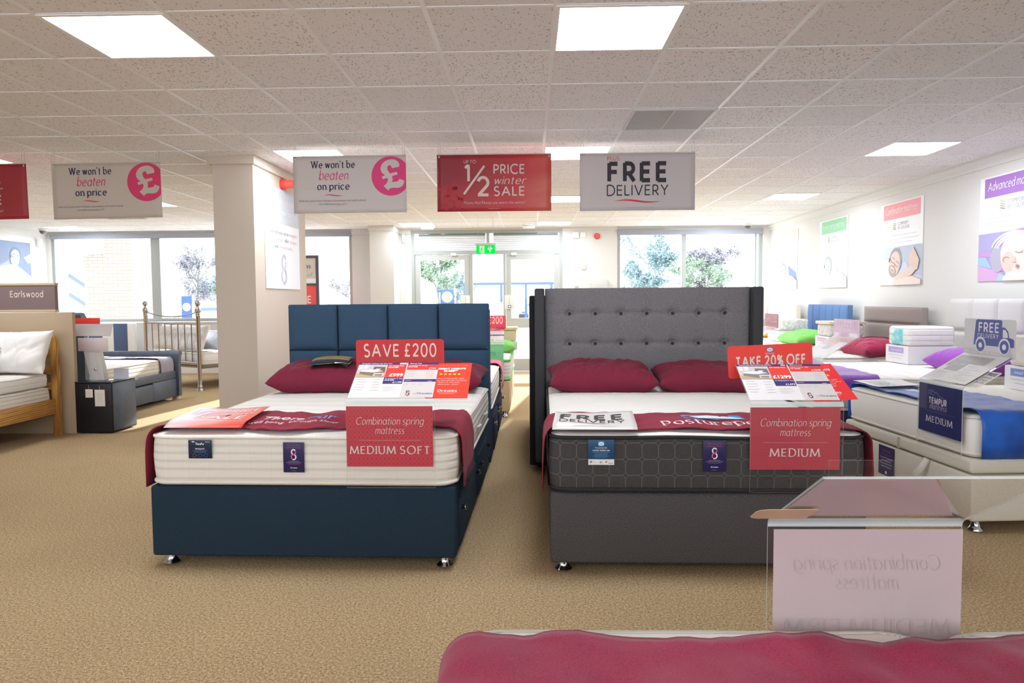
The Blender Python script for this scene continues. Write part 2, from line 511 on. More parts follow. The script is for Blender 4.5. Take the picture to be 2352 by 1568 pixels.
def block_text(text, bold=0.0, shear=0.0):
    """(verts, faces, width) of the built-in typeface at size 1"""
    k = (text, bold, shear)
    if k not in _bf:
        cu = bpy.data.curves.new('t', 'FONT'); cu.body = text; cu.size = 1.0; cu.offset = bold; cu.shear = shear
        cu.resolution_u = 3; cu.fill_mode = 'FRONT'
        o = bpy.data.objects.new('t', cu)
        me = bpy.data.meshes.new_from_object(o)
        vs = [(v.co.x, v.co.y) for v in me.vertices]; fs = [tuple(p.vertices) for p in me.polygons]
        xs = [v[0] for v in vs] or [0]
        _bf[k] = (vs, fs, min(xs), max(xs))
        bpy.data.objects.remove(o); bpy.data.curves.remove(cu); bpy.data.meshes.remove(me)
    return _bf[k]

class Print:
    """flat artwork in metres: x across, y up; layers stack outwards. build() lays it on a surface through fn(x, y, lift)"""
    def __init__(s, step=.0006): s.items = []; s.step = step
    def poly(s, pts, c, layer=1): s.items.append((list(pts), [tuple(range(len(pts)))], c, layer)); return s
    def rect(s, x0, y0, x1, y1, c, layer=1): return s.poly([(x0, y0), (x1, y0), (x1, y1), (x0, y1)], c, layer)
    def ell(s, cx, cy, rx, ry, c, layer=1, rot=0, n=28, a0=0, a1=360):
        k = math.radians(rot); P = []
        for i in range(n + (a1-a0 < 360)):
            t = math.radians(a0+(a1-a0)*i/n); x, y = rx*math.cos(t), ry*math.sin(t)
            P.append((cx+x*math.cos(k)-y*math.sin(k), cy+x*math.sin(k)+y*math.cos(k)))
        return s.poly(P, c, layer)
    def rr(s, x0, y0, x1, y1, r, c, layer=1): return s.poly(rrect(x0, x1, y0, y1, r, 5), c, layer)
    def line(s, pts, w, c, layer=2):
        f = w if callable(w) else (lambda a: w)
        for ri, run in enumerate(stroke_runs(pts, f)):
            for q in run: s.items.append((q, [(0, 1, 2, 3)], c, layer+.06*ri))
        return s
    def swoosh(s, x0, x1, y, amp, w, c, layer=2):
        n = 20; top = []; bot = []
        for i in range(n+1):
            t = i/n; x = x0+(x1-x0)*t; yy = y+amp*math.sin(2*PI*t); h = w*math.sin(PI*t)/2
            top.append((x, yy+h)); bot.append((x, yy-h))
        for i in range(n): s.items.append(([bot[i], bot[i+1], top[i+1], top[i]], [(0, 1, 2, 3)], c, layer))
        return s
    def st(s, x, y, h, text, c, style='sans', weight=.09, align='c', layer=2, width=None, slope=0.0, space=.13):
        """stroke lettering, h = capital height"""
        Q, w = stroke_text(text, style, weight, space); k = h/.7; kx = k if width is None else width/w
        x0 = x - {'l': 0, 'c': w*kx/2, 'r': w*kx}[align]
        for ri in sorted({r_ for _, r_ in Q}):     # strokes that cross lie a hair above one another
            vs = []; fs = []
            for q, r_ in Q:
                if r_ != ri: continue
                o = len(vs); vs += [(x0+p[0]*kx, y+p[1]*k+slope*(p[0]*kx)) for p in q]; fs.append((o, o+1, o+2, o+3))
            s.items.append((vs, fs, c, layer+.06*ri))
        return s
    def tx(s, x, y, h, text, c, align='c', layer=2, bold=0.0, shear=0.0, width=None):
        """built-in lettering, h = capital height"""
        vs, fs, a, b = block_text(text, bold, shear); k = h/.7; w = (b-a); kx = k if width is None else width/max(w, 1e-6)
        x0 = x - {'l': 0, 'c': w*kx/2, 'r': w*kx}[align]
        s.items.append(([(x0+(p[0]-a)*kx, y+p[1]*k) for p in vs], fs, c, layer)); return s
    def build(s, name, fn, parent=None, rough=.5, mirror=False):
        mb = MB()
        for vs, fs, c, layer in s.items:
            mb.use(c if not isinstance(c, str) else plain(c, rough))
            # keep every face turned outwards
            out = []
            for f in fs:
                A = sum(vs[f[i]][0]*vs[f[(i+1) % len(f)]][1]-vs[f[(i+1) % len(f)]][0]*vs[f[i]][1] for i in range(len(f)))
                out.append(f if (A >= 0) != mirror else tuple(reversed(f)))
            mb.add([fn(x, y, layer*s.step) for x, y in vs], out)
        return mb.build(name, None, parent, angle=0)
def upright(y=0.0, x0=0.0, z0=0.0):
    """surface facing local -Y"""
    return lambda x, yy, l: (x0+x, y-l, z0+yy)
# ------------------------------------------------------------------ shared materials
WHITE = '#f2efe9'
M_CHROME = plain('#c9cbd0', .12, 1.0, .5)
M_STEEL = plain('#8d857f', .2, 1.0, .5)
M_BLUE = fabric('navy_weave', '#1a2733', '#2e3e4c', 300, .95, .3)
M_NAVY = fabric('dark_navy_weave', '#262b3c', '#3c4258', 520, .95, .3)
M_GREY = fabric('charcoal_weave', '#3a3736', '#625e5d', 240, .95, .35)
M_GREY_LIT = fabric('charcoal_weave_lit', '#605e5f', '#8c898a', 240, .95, .35)  # same fabric as the base, lightened to paint flare on the headboard
M_BLUE_LIT = fabric('navy_weave_lit', '#2d4256', '#476078', 520, .95, .3)  # base fabric again, brightened: the headboard's stronger light is in the colour
M_GREYD = fabric('charcoal_weave_dark', '#3a3a3c', '#505052', 460, .95, .3)
M_MAROON = fabric('maroon_cloth', '#6c2031', '#832d42', 300, .8, .12, .05, .12)
M_RUN = fabric('maroon_runner', '#802034', '#952c40', 300, .8, .12, .06, .15)
M_RUNF = fabric('maroon_velvet_runner', '#8c2440', '#a83656', 300, .7, .12, .15, .2)
M_TICK = m_ticking('white_ticking', '#e9e5dc', '#f1eee7', scale=1.6, dist=7)
M_TICK2 = m_ticking('wavy_ticking', '#e6e3da', '#efece5', scale=5, dist=5)
M_RIB = m_ticking('ribbed_ticking', '#d8d2c6', '#f0ece2', scale=22, dist=.4)
M_PIPE = fabric('cream_piping', '#d9d1c2', '#efe9dd', 300, .8, .3)
M_DPIPE = plain('#2b2a2b', .7)
M_WSIDE = m_quilt_side('white_quilted_border', '#e8e2d7', '#cfc7b8', [.035, .085, .125, .165, .205], .105, .55)
M_PSIDE = m_quilt_side('plain_white_border', '#eeebe5', '#d8d4cc', [.06, .19], .05, .3)
M_OCT = m_octagon('octagon_border')
M_CREAM = fabric('cream_upholstery', '#cfc6b4', '#e2dbcb', 420, .95, .25)
M_ACR = m_acrylic()
M_EDGE_HI = m_edge_highlight()
M_GLASS = m_acrylic('window_glass', '#fbfdfd', .8)
M_OAK = m_wood('oak_wood', '#8a5a26', '#b98345', '#d6a566')
M_BLACKL = m_leather('black_leather', '#17181d')
M_GLAREL = m_leather('dark_leather_glare', '#5d6979')  # dark leather with sun glare painted into its colour
M_BLACKW = plain('#1b1b1d', .6)

# ------------------------------------------------------------------ furniture
def glide(parent, x, y, h=.05, r=.042, name='foot'):
    mb = MB().lathe([(r*.55, h+.02), (r*.55, h*.62), (r*.72, h*.38), (r, h*.16), (r, .004), (r*.9, 0)], 20)
    o = mb.build(name, M_CHROME, parent); o.location = (x, y, 0)
    return o
def panel_grid(mb, xs, zs, y, depth, puff=.02, seam_shade=None):
    """padded panels facing -Y"""
    for i in range(len(xs)-1):
        for j in range(len(zs)-1):
            x0, x1, z0, z1 = xs[i], xs[i+1], zs[j], zs[j+1]
            def fn(u, v):
                e = (1-abs(2*u-1)**5)*(1-abs(2*v-1)**5)
                return (x0+(x1-x0)*u, y-depth*0-puff*(max(e, 0)**.35), z0+(z1-z0)*v)
            mb.grid(fn, 14, 14)
    if seam_shade:  # dark strips paint the crease shade between panels
        mb.use(seam_shade)
        for x in xs[1:-1]: mb.b2(x-.003, x+.003, y-puff*.55, y+.002, zs[0], zs[-1]-.004)
        for z in zs[1:-1]: mb.b2(xs[0]+.004, xs[-1]-.004, y-puff*.54, y+.002, z-.003, z+.003)
def divan(label, loc, rz, w, L, mat, z0=.055, z1=.43, drawers=0, hb=None, group=None, feet=True, name='divan_bed', knobs=True):
    t = thing(name, label, 'bed', (loc[0], loc[1], 0), rz, group)
    mb = MB()
    half = L/2
    for y0, y1 in ((0, half-.002), (half+.002, L)):      # the two halves of a divan
        mb.b2(-w/2, w/2, y0, y1, z0, z1, .016, 3)
    mb.build('base', mat, t, angle=50)
    if feet:
        for sx in (-1, 1):
            for y in (.07, L-.07): glide(t, sx*(w/2-.065), y, z0)
            glide(t, sx*(w/2-.065), half-.06, z0, .022)
    for k in range(drawers):
        y0, y1 = ((.10, half-.10), (half+.08, L-.28))[k]
        d = MB().b2(w/2-.01, w/2+.012, y0, y1, z0+.03, z1-.075, .008, 2).build('drawer', mat, t, angle=50)
        if knobs:
            for y in (y0+.02, y1-.03):
                h = MB().lathe([(.012, 0), (.012, .012), (.017, .018), (.017, .026), (.008, .032)], 14, Matrix.Translation((w/2+.012, y, z1-.13)) @ Matrix.Rotation(PI/2, 4, 'Y'))
                h.build('knob', M_CHROME, d)
    if hb: hb(t, L)
    return t
def mattress(label, loc, rz, w, L, z, h, side, top, pipe, group=None, r=.09, seed=0, pipe_r=.009, extra=None, name='mattress', cat='mattress'):
    """origin at the middle of the foot edge, underside at height z"""
    t = thing(name, label, cat, (loc[0], loc[1], z), rz, group)
    dzf = lambda x, y: .006*nz(x*3+seed, y*3, seed)
    def loop(off, zz, wav=0):
        return [(x, y, zz+wav*dzf(x, y)) for x, y in rrect(-w/2-off, w/2+off, -off, L+off, r+off, 8)]
    def dens(P):   # extra points along the straight runs, so that edges can wave
        out = []
        for i, p in enumerate(P):
            q = P[(i+1) % len(P)]; n = max(1, int(math.dist(p[:2], q[:2])/.09))
            out += [tuple(p[k]+(q[k]-p[k])*j/n for k in range(3)) for j in range(n)]
        return [(x, y, zz) for x, y, zz in out]
    prof = [(-.03, .0), (-.006, .006), (0, .02), (.007, h*.3), (.010, h*.55), (.006, h*.8), (0, h-.02)]
    mb = MB()
    loops = []
    for off, zz in prof:
        P = dens(loop(off, zz))
        loops.append([(x, y, zc + (dzf(x, y) if zc > h*.7 else 0)) for x, y, zc in P])
    mb.loft(loops, True, True, False).build('border', side, t, angle=60)
    tb = MB(); loops = []
    for off, zz in ((0, h-.02), (-.006, h-.010), (-.03, h-.003), (-.08, h+.001), (-.25, h+.004), (-.5, h+.005)):
        P = dens(loop(max(off, -.085) if off > -.1 else -.085, zz))
        if off <= -.1:
            k = 1-(-off-.085)/(min(w, L)/2)
            P = [(x*k, L/2+(y-L/2)*k, zc) for x, y, zc in P]
        loops.append([(x, y, zc+dzf(x, y)) for x, y, zc in P])
    tb.loft(loops, True, False, True).build('top_panel', top, t, angle=60)
    for zz in (.02, h-.018):
        P = dens(loop(.002, zz)); P = [(x, y, zc + (dzf(x, y) if zz > .1 else 0)) for x, y, zc in P]
        MB().tube(P+[P[0], P[1]], pipe_r, 6, False).build('piping', pipe, t, angle=80)
    if extra: extra(t)
    return t
def cloth_top(seed, amp, base=.010):
    return lambda x, y: base + amp*(.5+.9*nz(x*3.1+seed, y*2.4, seed*1.7)) + amp*.5*nz(x*9+seed, y*6, 3.3+seed) + amp*.22*nz(x*21, y*13, seed)
def runner(label, loc, rz, w, ztop, drop, y0, y1, mat, seed=1, amp=.010, edge=.02, group=None, name='bed_runner', cat='bed runner', ext=.0):
    """a band of cloth laid across the bed at y0..y1, hanging down both sides; returns the object and its top surface"""
    W = cloth_top(seed, amp)
    X = w/2+.022; r = .05
    path = [(-X-.004, ztop-drop), (-X-.006, ztop-drop*.66), (-X-.004, ztop-drop*.33), (-X, ztop-r)]
    path += [(-X+r-r*math.cos(a), ztop-r+r*math.sin(a)) for a in (math.radians(t) for t in (20, 40, 60, 80))]
    n = int(w/.024)
    path += [(-X+r+(2*X-2*r)*i/n, ztop) for i in range(n+1)]
    path += [(X-r+r*math.sin(a), ztop-r+r*math.cos(a)) for a in (math.radians(t) for t in (10, 30, 50, 70))]
    path += [(X, ztop-r), (X+.004, ztop-drop*.33), (X+.006, ztop-drop*.66), (X+.004, ztop-drop)]
    nu, nv = len(path)-1, 26
    def pt(u, v):
        x, z = path[round(u*nu)]
        e = edge*(nz(x*3.2+seed*3, seed, .5)+.5*nz(x*7.7, seed, 2.5))
        y = y0+(y1-y0)*v + e*(1.0 if v < .5 else .8)*abs(2*v-1)
        top = max(0.0, min(1.0, (z-(ztop-r))/r))
        z += W(x, y)*top
        x += (1-top)*(1 if x > 0 else -1)*(.008*nz(y*9, z*6, seed)+.006)
        return (x, y, z)
    o = MB().grid(pt, nu, nv).build(name, mat, None, (loc[0], loc[1], 0), rz, angle=80)
    s = o.modifiers.new('cloth', 'SOLIDIFY'); s.thickness = .004; s.offset = 1
    tag(o, label, cat, group)
    return o, (lambda x, y, l=0.0: (x, y, ztop+W(x, y)+.0045+l))
def pillow(label, loc, rz, w, d, h, mat, seed=0, tilt=0.0, roll=0.0, group=None, name='pillow', cat='pillow', wr=1.0):
    def fn(sgn):
        def f(a, b):
            u, v = 2*a-1, 2*b-1
            x = w/2*u*(1-.07*(1-v*v)); y = d/2*v*(1-.09*(1-u*u))
            e = max((1-u**4)*(1-v**4), 0.0)
            z = sgn*h/2*e**.55
            k = e**.5
            z += k*wr*.62*(.020*nz(x*6+seed, y*7, sgn+seed) + .007*nz(x*17+seed, y*5+seed, sgn) - .022*(1-min(1, 5*abs(nz(x*6-y*5+seed, seed+y*1.5, sgn))))*(.4+.6*abs(u)) - .014*(1-min(1, 6*abs(nz(x*9+seed, y*3.5-seed, 2*sgn)))))
            x += .012*wr*nz(u*3+seed, v*3, 1)*k
            z += (1-k)*.012*wr*nz(x*9, y*9, seed)
            return (x, y, z)
        return f
    mb = MB().grid(fn(1), 64, 44)
    o = len(mb.v)
    mb.grid(lambda a, b: fn(-1)(1-a, b), 64, 44)
    bm = bmesh.new(); vs = [bm.verts.new(p) for p in mb.v]
    for f in mb.f: bm.faces.new([vs[i] for i in f])
    bmesh.ops.remove_doubles(bm, verts=bm.verts, dist=.0015)
    bm.verts.index_update()
    m2 = MB().add([tuple(v.co) for v in bm.verts], [tuple(v.index for v in f.verts) for f in bm.faces]); bm.free()
    ob = m2.build(name, mat, None, loc, rot=None, angle=180)
    ob.rotation_euler = (tilt, roll, rz)
    return tag(ob, label, cat, group)
def leaflet(label, S, x0, x1, y0, y1, mat, prn, loc, rz, curl=.01, group=None, lift=.012, skew=0.0, cat='leaflet', name='leaflet', zf=0):
    """a printed sheet lying on the surface S, its far and outer edges a little curled"""
    zz = max(S((x0+x1)/2+a*(x1-x0)/2, (y0+y1)/2+b*(y1-y0)/2)[2] for a in (-1, -.5, 0, .5, 1) for b in (-1, -.5, 0, .5, 1))+.001
    def f(x, y, l=0.0):
        u = (x-x0)/(x1-x0); v = (y-y0)/(y1-y0)
        z = zz + lift*(v**2)*.6 + curl*(2*u-1)**2 + .004*math.sin(u*5+v*3)
        if zf: z -= (z-zf)*max(0.0, 1-v/.16)**1.3
        return (x+skew*(y-y0), y, z+l)
    o = MB().grid(lambda u, v: f(x0+(x1-x0)*u, y0+(y1-y0)*v), 16, 12).build(name, mat, None, (loc[0], loc[1], 0), rz, angle=80)
    s = o.modifiers.new('sheet', 'SOLIDIFY'); s.thickness = .0008; s.offset = -1
    tag(o, label, cat, group)
    prn.build('lettering', lambda x, y, l: f(x0+x, y0+y, .0004+l), o)
    return o

def eight_logo(P, cx, cy, h, c1, c2, layer=2, w=.12):
    r = h*.25; W = h*w
    P.line(arc(cx, cy+r*.98, r*.78, r*.95, 30, 265), W, c1, layer)
    P.line(arc(cx, cy-r*.98, r*.88, r, 85, -120), W, c1, layer)
    P.line(arc(cx, cy+r*.98, r*.78, r*.95, 10, -80)+arc(cx, cy-r*.98, r*.88, r, 95, 225), W, c2, layer+.5)
def sign_holder(label, loc, rz, w=.43, h=.43, td=.28, rise=.155, insert=None, price=None, header=None, side=None, group=None, hdr_rz=0.0, name='sign_holder', cards=()):
    """clear bent sheet: upright front face, tray sloping up and back; the cards it carries are its parts. Origin: foot of the front face."""
    t = thing(name, label, 'sign holder', loc, rz, group)
    th = .005
    a = math.atan2(rise+.0027, td-.01)
    path = [(0, 0), (0, h-.02)] + [(.02-.02*math.cos(k), h-.02+.02*math.sin(k)) for k in (math.radians(q) for q in (22, 44, 60))]
    path += [(.02+(td-.02), h+rise)]
    nrm = []
    for i, p in enumerate(path):
        p0 = path[max(i-1, 0)]; p1 = path[min(i+1, len(path)-1)]
        dy, dz = p1[0]-p0[0], p1[1]-p0[1]; l = math.hypot(dy, dz); nrm.append((-dz/l, dy/l))
    inn = [(p[0]-n[0]*0, p[1]-n[1]*0) for p, n in zip(path, nrm)]
    out = [(p[0]+n[0]*th, p[1]+n[1]*th) for p, n in zip(path, nrm)]
    mb = MB().use(M_ACR); X = w/2
    for i in range(len(path)-1):
        mb.use(M_EDGE_HI if 1 <= i <= 3 else M_ACR)  # whitish bend segments paint the highlight along the fold
        for S_, fl in ((out, 1), (inn, 0)):
            q = [(-X, *S_[i]), (X, *S_[i]), (X, *S_[i+1]), (-X, *S_[i+1])]
            mb.quad(*(q if fl else reversed(q)))
    mb.use(M_EDGE_HI)
    for x in (-X, X):
        for i in range(len(path)-1): mb.quad((x, *inn[i]), (x, *out[i]), (x, *out[i+1]), (x, *inn[i+1]))
    for i in (0, -1): mb.quad((-X, *inn[i]), (X, *inn[i]), (X, *out[i]), (-X, *out[i]))
    # lip that grips the header card
    mb.use(M_ACR)
    y, z = path[-1]
    mb.b2(-X+.012, X-.012, y-.008, y-.005, z-.004, z+.034)
    mb.build('clear_sheet', None, t, angle=30)
    ca, sa = math.cos(a), math.sin(a); by, bz = .010, h-.0027
    tray = lambda x, s, l=0.0: (x, by+s*ca-(l+th+.001)*sa, bz+s*sa+(l+th+.001)*ca)
    t['slope'] = a
    def card(nm, fn, cw, ch, mat, prn, back=None):
        m = MB()
        m.add([fn(*p) for p in ((-cw/2, 0, 0), (cw/2, 0, 0), (cw/2, ch, 0), (-cw/2, ch, 0), (-cw/2, 0, .0007), (cw/2, 0, .0007), (cw/2, ch, .0007), (-cw/2, ch, .0007))],
              [(3, 2, 1, 0), (4, 5, 6, 7), (0, 1, 5, 4), (1, 2, 6, 5), (2, 3, 7, 6), (3, 0, 4, 7)])
        o = m.build(nm, mat, t, angle=0)
        if prn: prn.build('lettering', lambda x, y, l: fn(x-cw/2, y, l+.0012), o)
        if back: back.build('lettering', lambda x, y, l: fn(x-cw/2, y, -l-.0006), o, mirror=True)
        return o
    if insert:
        cw, ch, mat, prn, back, z0 = insert
        card('insert_card', lambda x, y, l: (x-.006, .004-l, z0+y), cw, ch, mat, prn, back)
    if price:
        cw, ch, mat, prn, dx = price
        card('price_card', lambda x, y, l: tray(x+dx, .012+y, l), cw, ch, mat, prn)
    if side:
        cw, ch, mat, prn, dx, s0, tw = side
        ct, stt = math.cos(tw), math.sin(tw)
        card('review_card', lambda x, y, l: tray(dx+x*ct-y*stt, s0+y*ct+x*stt, l-.0025), cw, ch, mat, prn)
    if header:
        cw, ch, mat, prn, dx, tilt = header[:6]; drop = header[6] if len(header) > 6 else 0
        hy, hz = path[-1][0]-.003, path[-1][1]-.012-drop
        def hf(x, y, l):
            c, s = math.cos(tilt), math.sin(tilt)
            X_, Z_ = x*c-y*s, y*c+x*s
            c2, s2 = math.cos(hdr_rz), math.sin(hdr_rz)
            return (dx+X_*c2+l*s2, hy+X_*s2-l*c2, hz+Z_)
        m = MB(); P = rrect(-cw/2, cw/2, 0, ch, .016, 5)
        m.loft([[hf(x, y, 0) for x, y in P], [hf(x, y, .0008) for x, y in P]], True, True, True)
        o = m.build('header_card', mat, t, angle=30)
        if prn: prn.build('lettering', lambda x, y, l: hf(x-cw/2, y, l+.0012), o)
    for nm, fn_xy, poly, mat, prn in cards:
        m = MB(); m.loft([[fn_xy(x, y, 0, tray, path) for x, y in poly], [fn_xy(x, y, .0008, tray, path) for x, y in poly]], True, True, True)
        o = m.build(nm, mat, t, angle=30)
        if prn: prn.build('lettering', lambda x, y, l: fn_xy(x, y, l+.0012, tray, path), o)
    return t
# ------------------------------------------------------------------ artwork
def art_beaten(w, h, bg='#cdc2b8', pink='#e0457c'):
    P = Print(); mx = w*.355
    P.st(mx, h*.795, h*.120, "We won't be", '#2a2450', 'roman', .13, space=.10, width=w*.39)
    P.st(mx, h*.590, h*.160, 'beaten', pink, 'italic', .09, space=.12, width=w*.255)
    P.st(mx, h*.415, h*.120, 'on price', '#2a2450', 'roman', .13, space=.10, width=w*.29)
    P.swoosh(mx-w*.09, mx+w*.09, h*.315, h*.010, h*.020, '#d63d63')
    P.tx(mx-w*.01, h*.205, h*.036, "Find the same item cheaper elsewhere and we'll refund", '#8a8088', width=w*.59)
    P.tx(mx-w*.01, h*.145, h*.036, "the difference plus \u00a310", '#8a8088', width=w*.245)
    P.rect(w*.50, h*.035, w*.54, h*.039, '#a79f9c')
    # clipped disc with a pound sign
    cx, cy, r = w*.865, h*.64, h*.345
    pts = [(min(max(cx+r*math.cos(t), 0), w*.998), min(cy+r*math.sin(t), h*.995)) for t in (2*PI*i/60 for i in range(60))]
    P.poly(pts, pink, 1)
    pound = [(.44, .46), (.45, .58), (.41, .68), (.32, .77), (.20, .83), (.06, .85), (-.08, .83), (-.22, .79), (-.35, .71), (-.45, .60), (-.51, .48), (-.53, .38), (-.51, .27), (-.44, .15), (-.30, .03), (-.47, -.02), (-.42, -.16), (-.19, -.09),
             (-.15, -.17), (-.16, -.25), (-.23, -.38), (-.38, -.51), (-.14, -.74), (-.09, -.65), (.05, -.60), (.18, -.60), (.30, -.61), (.43, -.60), (.53, -.55), (.61, -.47), (.66, -.38), (.69, -.25), (.44, -.15), (.38, -.26), (.29, -.29), (.20, -.30), (.03, -.31),
             (.08, -.24), (.09, -.15), (.06, -.01), (.35, .08), (.31, .21), (-.04, .13), (-.14, .25), (-.18, .36), (-.17, .47), (-.11, .54), (-.03, .55), (.03, .49), (.06, .39)]
    P.poly([(cx+a*r, cy+b*r) for a, b in pound], bg, 2)
    return P
def art_half(w, h, c='#ddc9c0'):
    P = Print()
    fl = '#cf3a3b'
    r = random.Random(3)
    for i in range(26):      # faint autumn leaves printed in the corner
        x, y = r.uniform(.02, .22)*w, r.uniform(.03, .45)*h; s = h*.05
        P.poly([(x+s*(1 if k % 2 else .45)*math.cos(k*PI/5+i), y+s*(1 if k % 2 else .45)*math.sin(k*PI/5+i)) for k in range(10)], '#b9282f', .5)
    P.st(w*.235, h*.845, h*.050, 'UP TO', c, 'sans', .085, 'l')
    P.st(w*.235, h*.53, h*.285, '1', c, 'sans', .115, 'l')
    P.line([(w*.235, h*.305), (w*.415, h*.795)], h*.038, c)
    P.st(w*.345, h*.275, h*.32, '2', c, 'sans', .115, 'l')
    P.st(w*.495, h*.660, h*.155, 'PRICE', c, 'sans', .115, 'l', width=w*.275)
    P.st(w*.495, h*.475, h*.135, 'winter', c, 'italic', .085, 'l', width=w*.275)
    P.st(w*.495, h*.275, h*.155, 'SALE', c, 'sans', .115, 'l', width=w*.275)
    P.st(w*.235, h*.130, h*.048, "Prices that'll keep you warm this winter!", c, 'italic', .08, 'l', width=w*.535)
    P.rect(w*.45, h*.045, w*.55, h*.049, c)
    return P
def art_free_leaf(w, h, dark, red, small):
    P = Print()
    P.st(w*.07, h*.50, h*.30, 'FREE', dark, 'sans', .165, 'l', width=w*.80, space=.17); P.st(w*.07, h*.28, h*.17, 'DELIVERY', dark, 'sans', .10, 'l', width=w*.80)
    P.swoosh(w*.20, w*.70, h*.215, h*.014, h*.024, red); P.rect(w*.25, h*.09, w*.75, h*.096, small)
    return P
def art_leaf(w, h, c):
    P = Print(.0005)
    P.st(w*.42, h*.76, h*.125, 'PRICE', c, 'sans', .12, 'l', width=w*.52); P.st(w*.44, h*.60, h*.11, 'winter', c, 'italic', .09, 'l', width=w*.50)
    P.st(w*.20, h*.34, h*.17, 'SALE', c, 'sans', .13, 'l', width=w*.68); P.st(w*.30, h*.22, h*.05, "Prices that'll keep you warm", c, 'italic', .08, 'l', width=w*.6)
    P.st(w*.04, h*.56, h*.26, '1/2', '#efe6e8', 'sans', .09, 'l', width=w*.30)
    return P
def art_free(w, h, dark='#34303a', red='#d23848', small='#a79fa0', plus=True):
    P = Print()
    if plus: P.st(w*.24, h*.878, h*.066, 'PLUS', red, 'sans', .09, 'l', width=w*.105)
    P.st(w*.24, h*.512, h*.318, 'FREE', dark, 'sans', .165, 'l', width=w*.525, space=.17)
    P.st(w*.235, h*.265, h*.180, 'DELIVERY', dark, 'sans', .085, 'l', width=w*.535)
    P.swoosh(w*.29, w*.715, h*.165, h*.020, h*.030, red)
    P.rect(w*.36, h*.048, w*.65, h*.053, small)
    return P
def bed_picture(P, x0, y0, x1, y1, wall, floor, bed, sheet, board):
    X = lambda u: x0+(x1-x0)*u
    Y = lambda v: y0+(y1-y0)*v
    q = lambda pts, c, l: P.poly([(X(u), Y(v)) for u, v in pts], c, l)
    P.rect(x0, y0, x1, y1, wall, 2); q([(0, 0), (1, 0), (1, .22), (0, .3)], floor, 3)
    q([(.02, .62), (.16, .68), (.16, 1), (.02, 1)], '#e9e6e4', 3); q([(.20, .66), (.34, .70), (.34, 1), (.20, 1)], '#efedec', 3)
    q([(.52, .42), (.97, .34), (.95, .80), (.55, .84)], board, 4)
    q([(.10, .26), (.55, .10), (.55, .36), (.10, .44)], bed, 5); q([(.55, .10), (.92, .32), (.92, .46), (.55, .36)], bed, 5)
    q([(.10, .44), (.55, .36), (.92, .46), (.60, .60), (.16, .56)], sheet, 6)
    q([(.60, .56), (.74, .54), (.82, .64), (.66, .66)], '#f6f4f2', 7)
    q([(.60, .04), (.96, .04), (.96, .30), (.60, .30)], '#ddd8d2', 8); q([(.64, .10), (.90, .08), (.92, .20), (.66, .20)], bed, 9)
def art_price(title, big, asd, sm, l1, now, save=True, bed='#8d7b6c', board='#7d6a5a', wall='#cfcac8', badge=False):
    """A3 price card, metres"""
    k = .001; P = Print(.0004)
    R = lambda a, b, c, d, col, l=1: P.rect(a*k, b*k, c*k, d*k, col, l)
    T = lambda x, y, h, s, c, al='l', **kw: P.tx(x*k, y*k, h*k, s, c, al, 4, **kw)
    red, pur, pale = '#e64a40', '#463c78', '#ddd6d2'
    R(258, 4, 420, 296, pale); R(252, 4, 257, 296, '#efecea')
    R(0, 279, 252, 296, pur, 2); R(257, 279, 420, 296, pur, 2)
    T(14, 284, 7.5, title, '#ffffff', bold=.02, width=.160); T(268, 284, 7.5, 'Mattress Only', '#ffffff', bold=.02)
    if badge: R(222, 281, 244, 294, '#8ec7e6', 3)
    else: R(214, 281, 250, 294, '#f2f0ee', 3)
    bed_picture(P, 2*k, 168*k, 152*k, 278*k, wall, '#c9b291', bed, '#efeeec', board)
    R(152, 168, 252, 278, red, 2)
    T(160, 263, 8, l1, '#ffffff', bold=.02)
    if save: T(160, 249, 8, 'SAVE \u00a3200', '#ffffff', bold=.05)
    P.tx(246*k, 174*k, 25*k, big, '#ffffff', 'r', 4, bold=.03)
    R(152, 112, 252, 166, pur, 2)
    T(158, 151, 8, asd, '#ffffff', bold=.01)
    if save: T(158, 138, 7.5, 'SAVE \u00a3200', '#ffffff', bold=.05)
    P.tx(248*k, 117*k, 13*k, sm, '#ffffff', 'r', 4, bold=.02)
    R(257, 232, 420, 278, red, 2)
    T(263, 266, 7.5, ('Tranquility 4\'6" double' if save else 'Pocket Premier 2200'), '#ffffff')
    T(263, 254, 7.5, ('SAVE \u00a3200' if save else '4\'6" double'), '#ffffff', bold=.03)
    P.tx(408*k, 237*k, 13*k, now, '#ffffff', 'r', 4, bold=.01)
    for i in range(5): R(14, 150-i*22, 60+8*(i % 2), 152-i*22, '#b9b2ae', 2); R(100, 146-i*22, 138, 148-i*22, ('#e07a74' if save else '#b9b2ae'), 2)
    for i in range(4): R(266, 222-i*16, 310-6*(i % 2), 223.5-i*16, '#b3aca8', 2); R(360, 216-i*16, 402, 217.5-i*16, ('#e07a74' if save else '#a8a19d'), 2)
    R(257, 128, 420, 150, pur, 2); T(262, 137, 5, 'Headboard', '#e8e4f0', bold=.02); R(380, 131, 402, 134, '#e8e4f0', 3)
    for i in range(6): R(160, 92-i*8, 230-12*(i % 3), 93.2-i*8, '#b9b2ae', 2); R(262+(i % 3)*36, 112-(i//3)*9, 284+(i % 3)*36, 113.2-(i//3)*9, '#b3aca8', 2)
    eight_logo(P, 292*k, 34*k, 38*k, '#2c2850', '#ee7a74', 4)
    P.st(318*k, 24*k, 14*k, 'at', '#ee8a84', 'italic', .07, 'l', 4); P.st(340*k, 24*k, 15*k, 'Dreams', '#3a3560', 'roman', .09, 'l', 4, width=.074)
    return P
def star(P, cx, cy, r, c, l=3):
    P.poly([(cx+r*(1 if i % 2 == 0 else .42)*math.sin(i*PI/5), cy+r*(1 if i % 2 == 0 else .42)*math.cos(i*PI/5)) for i in range(10)], c, l)
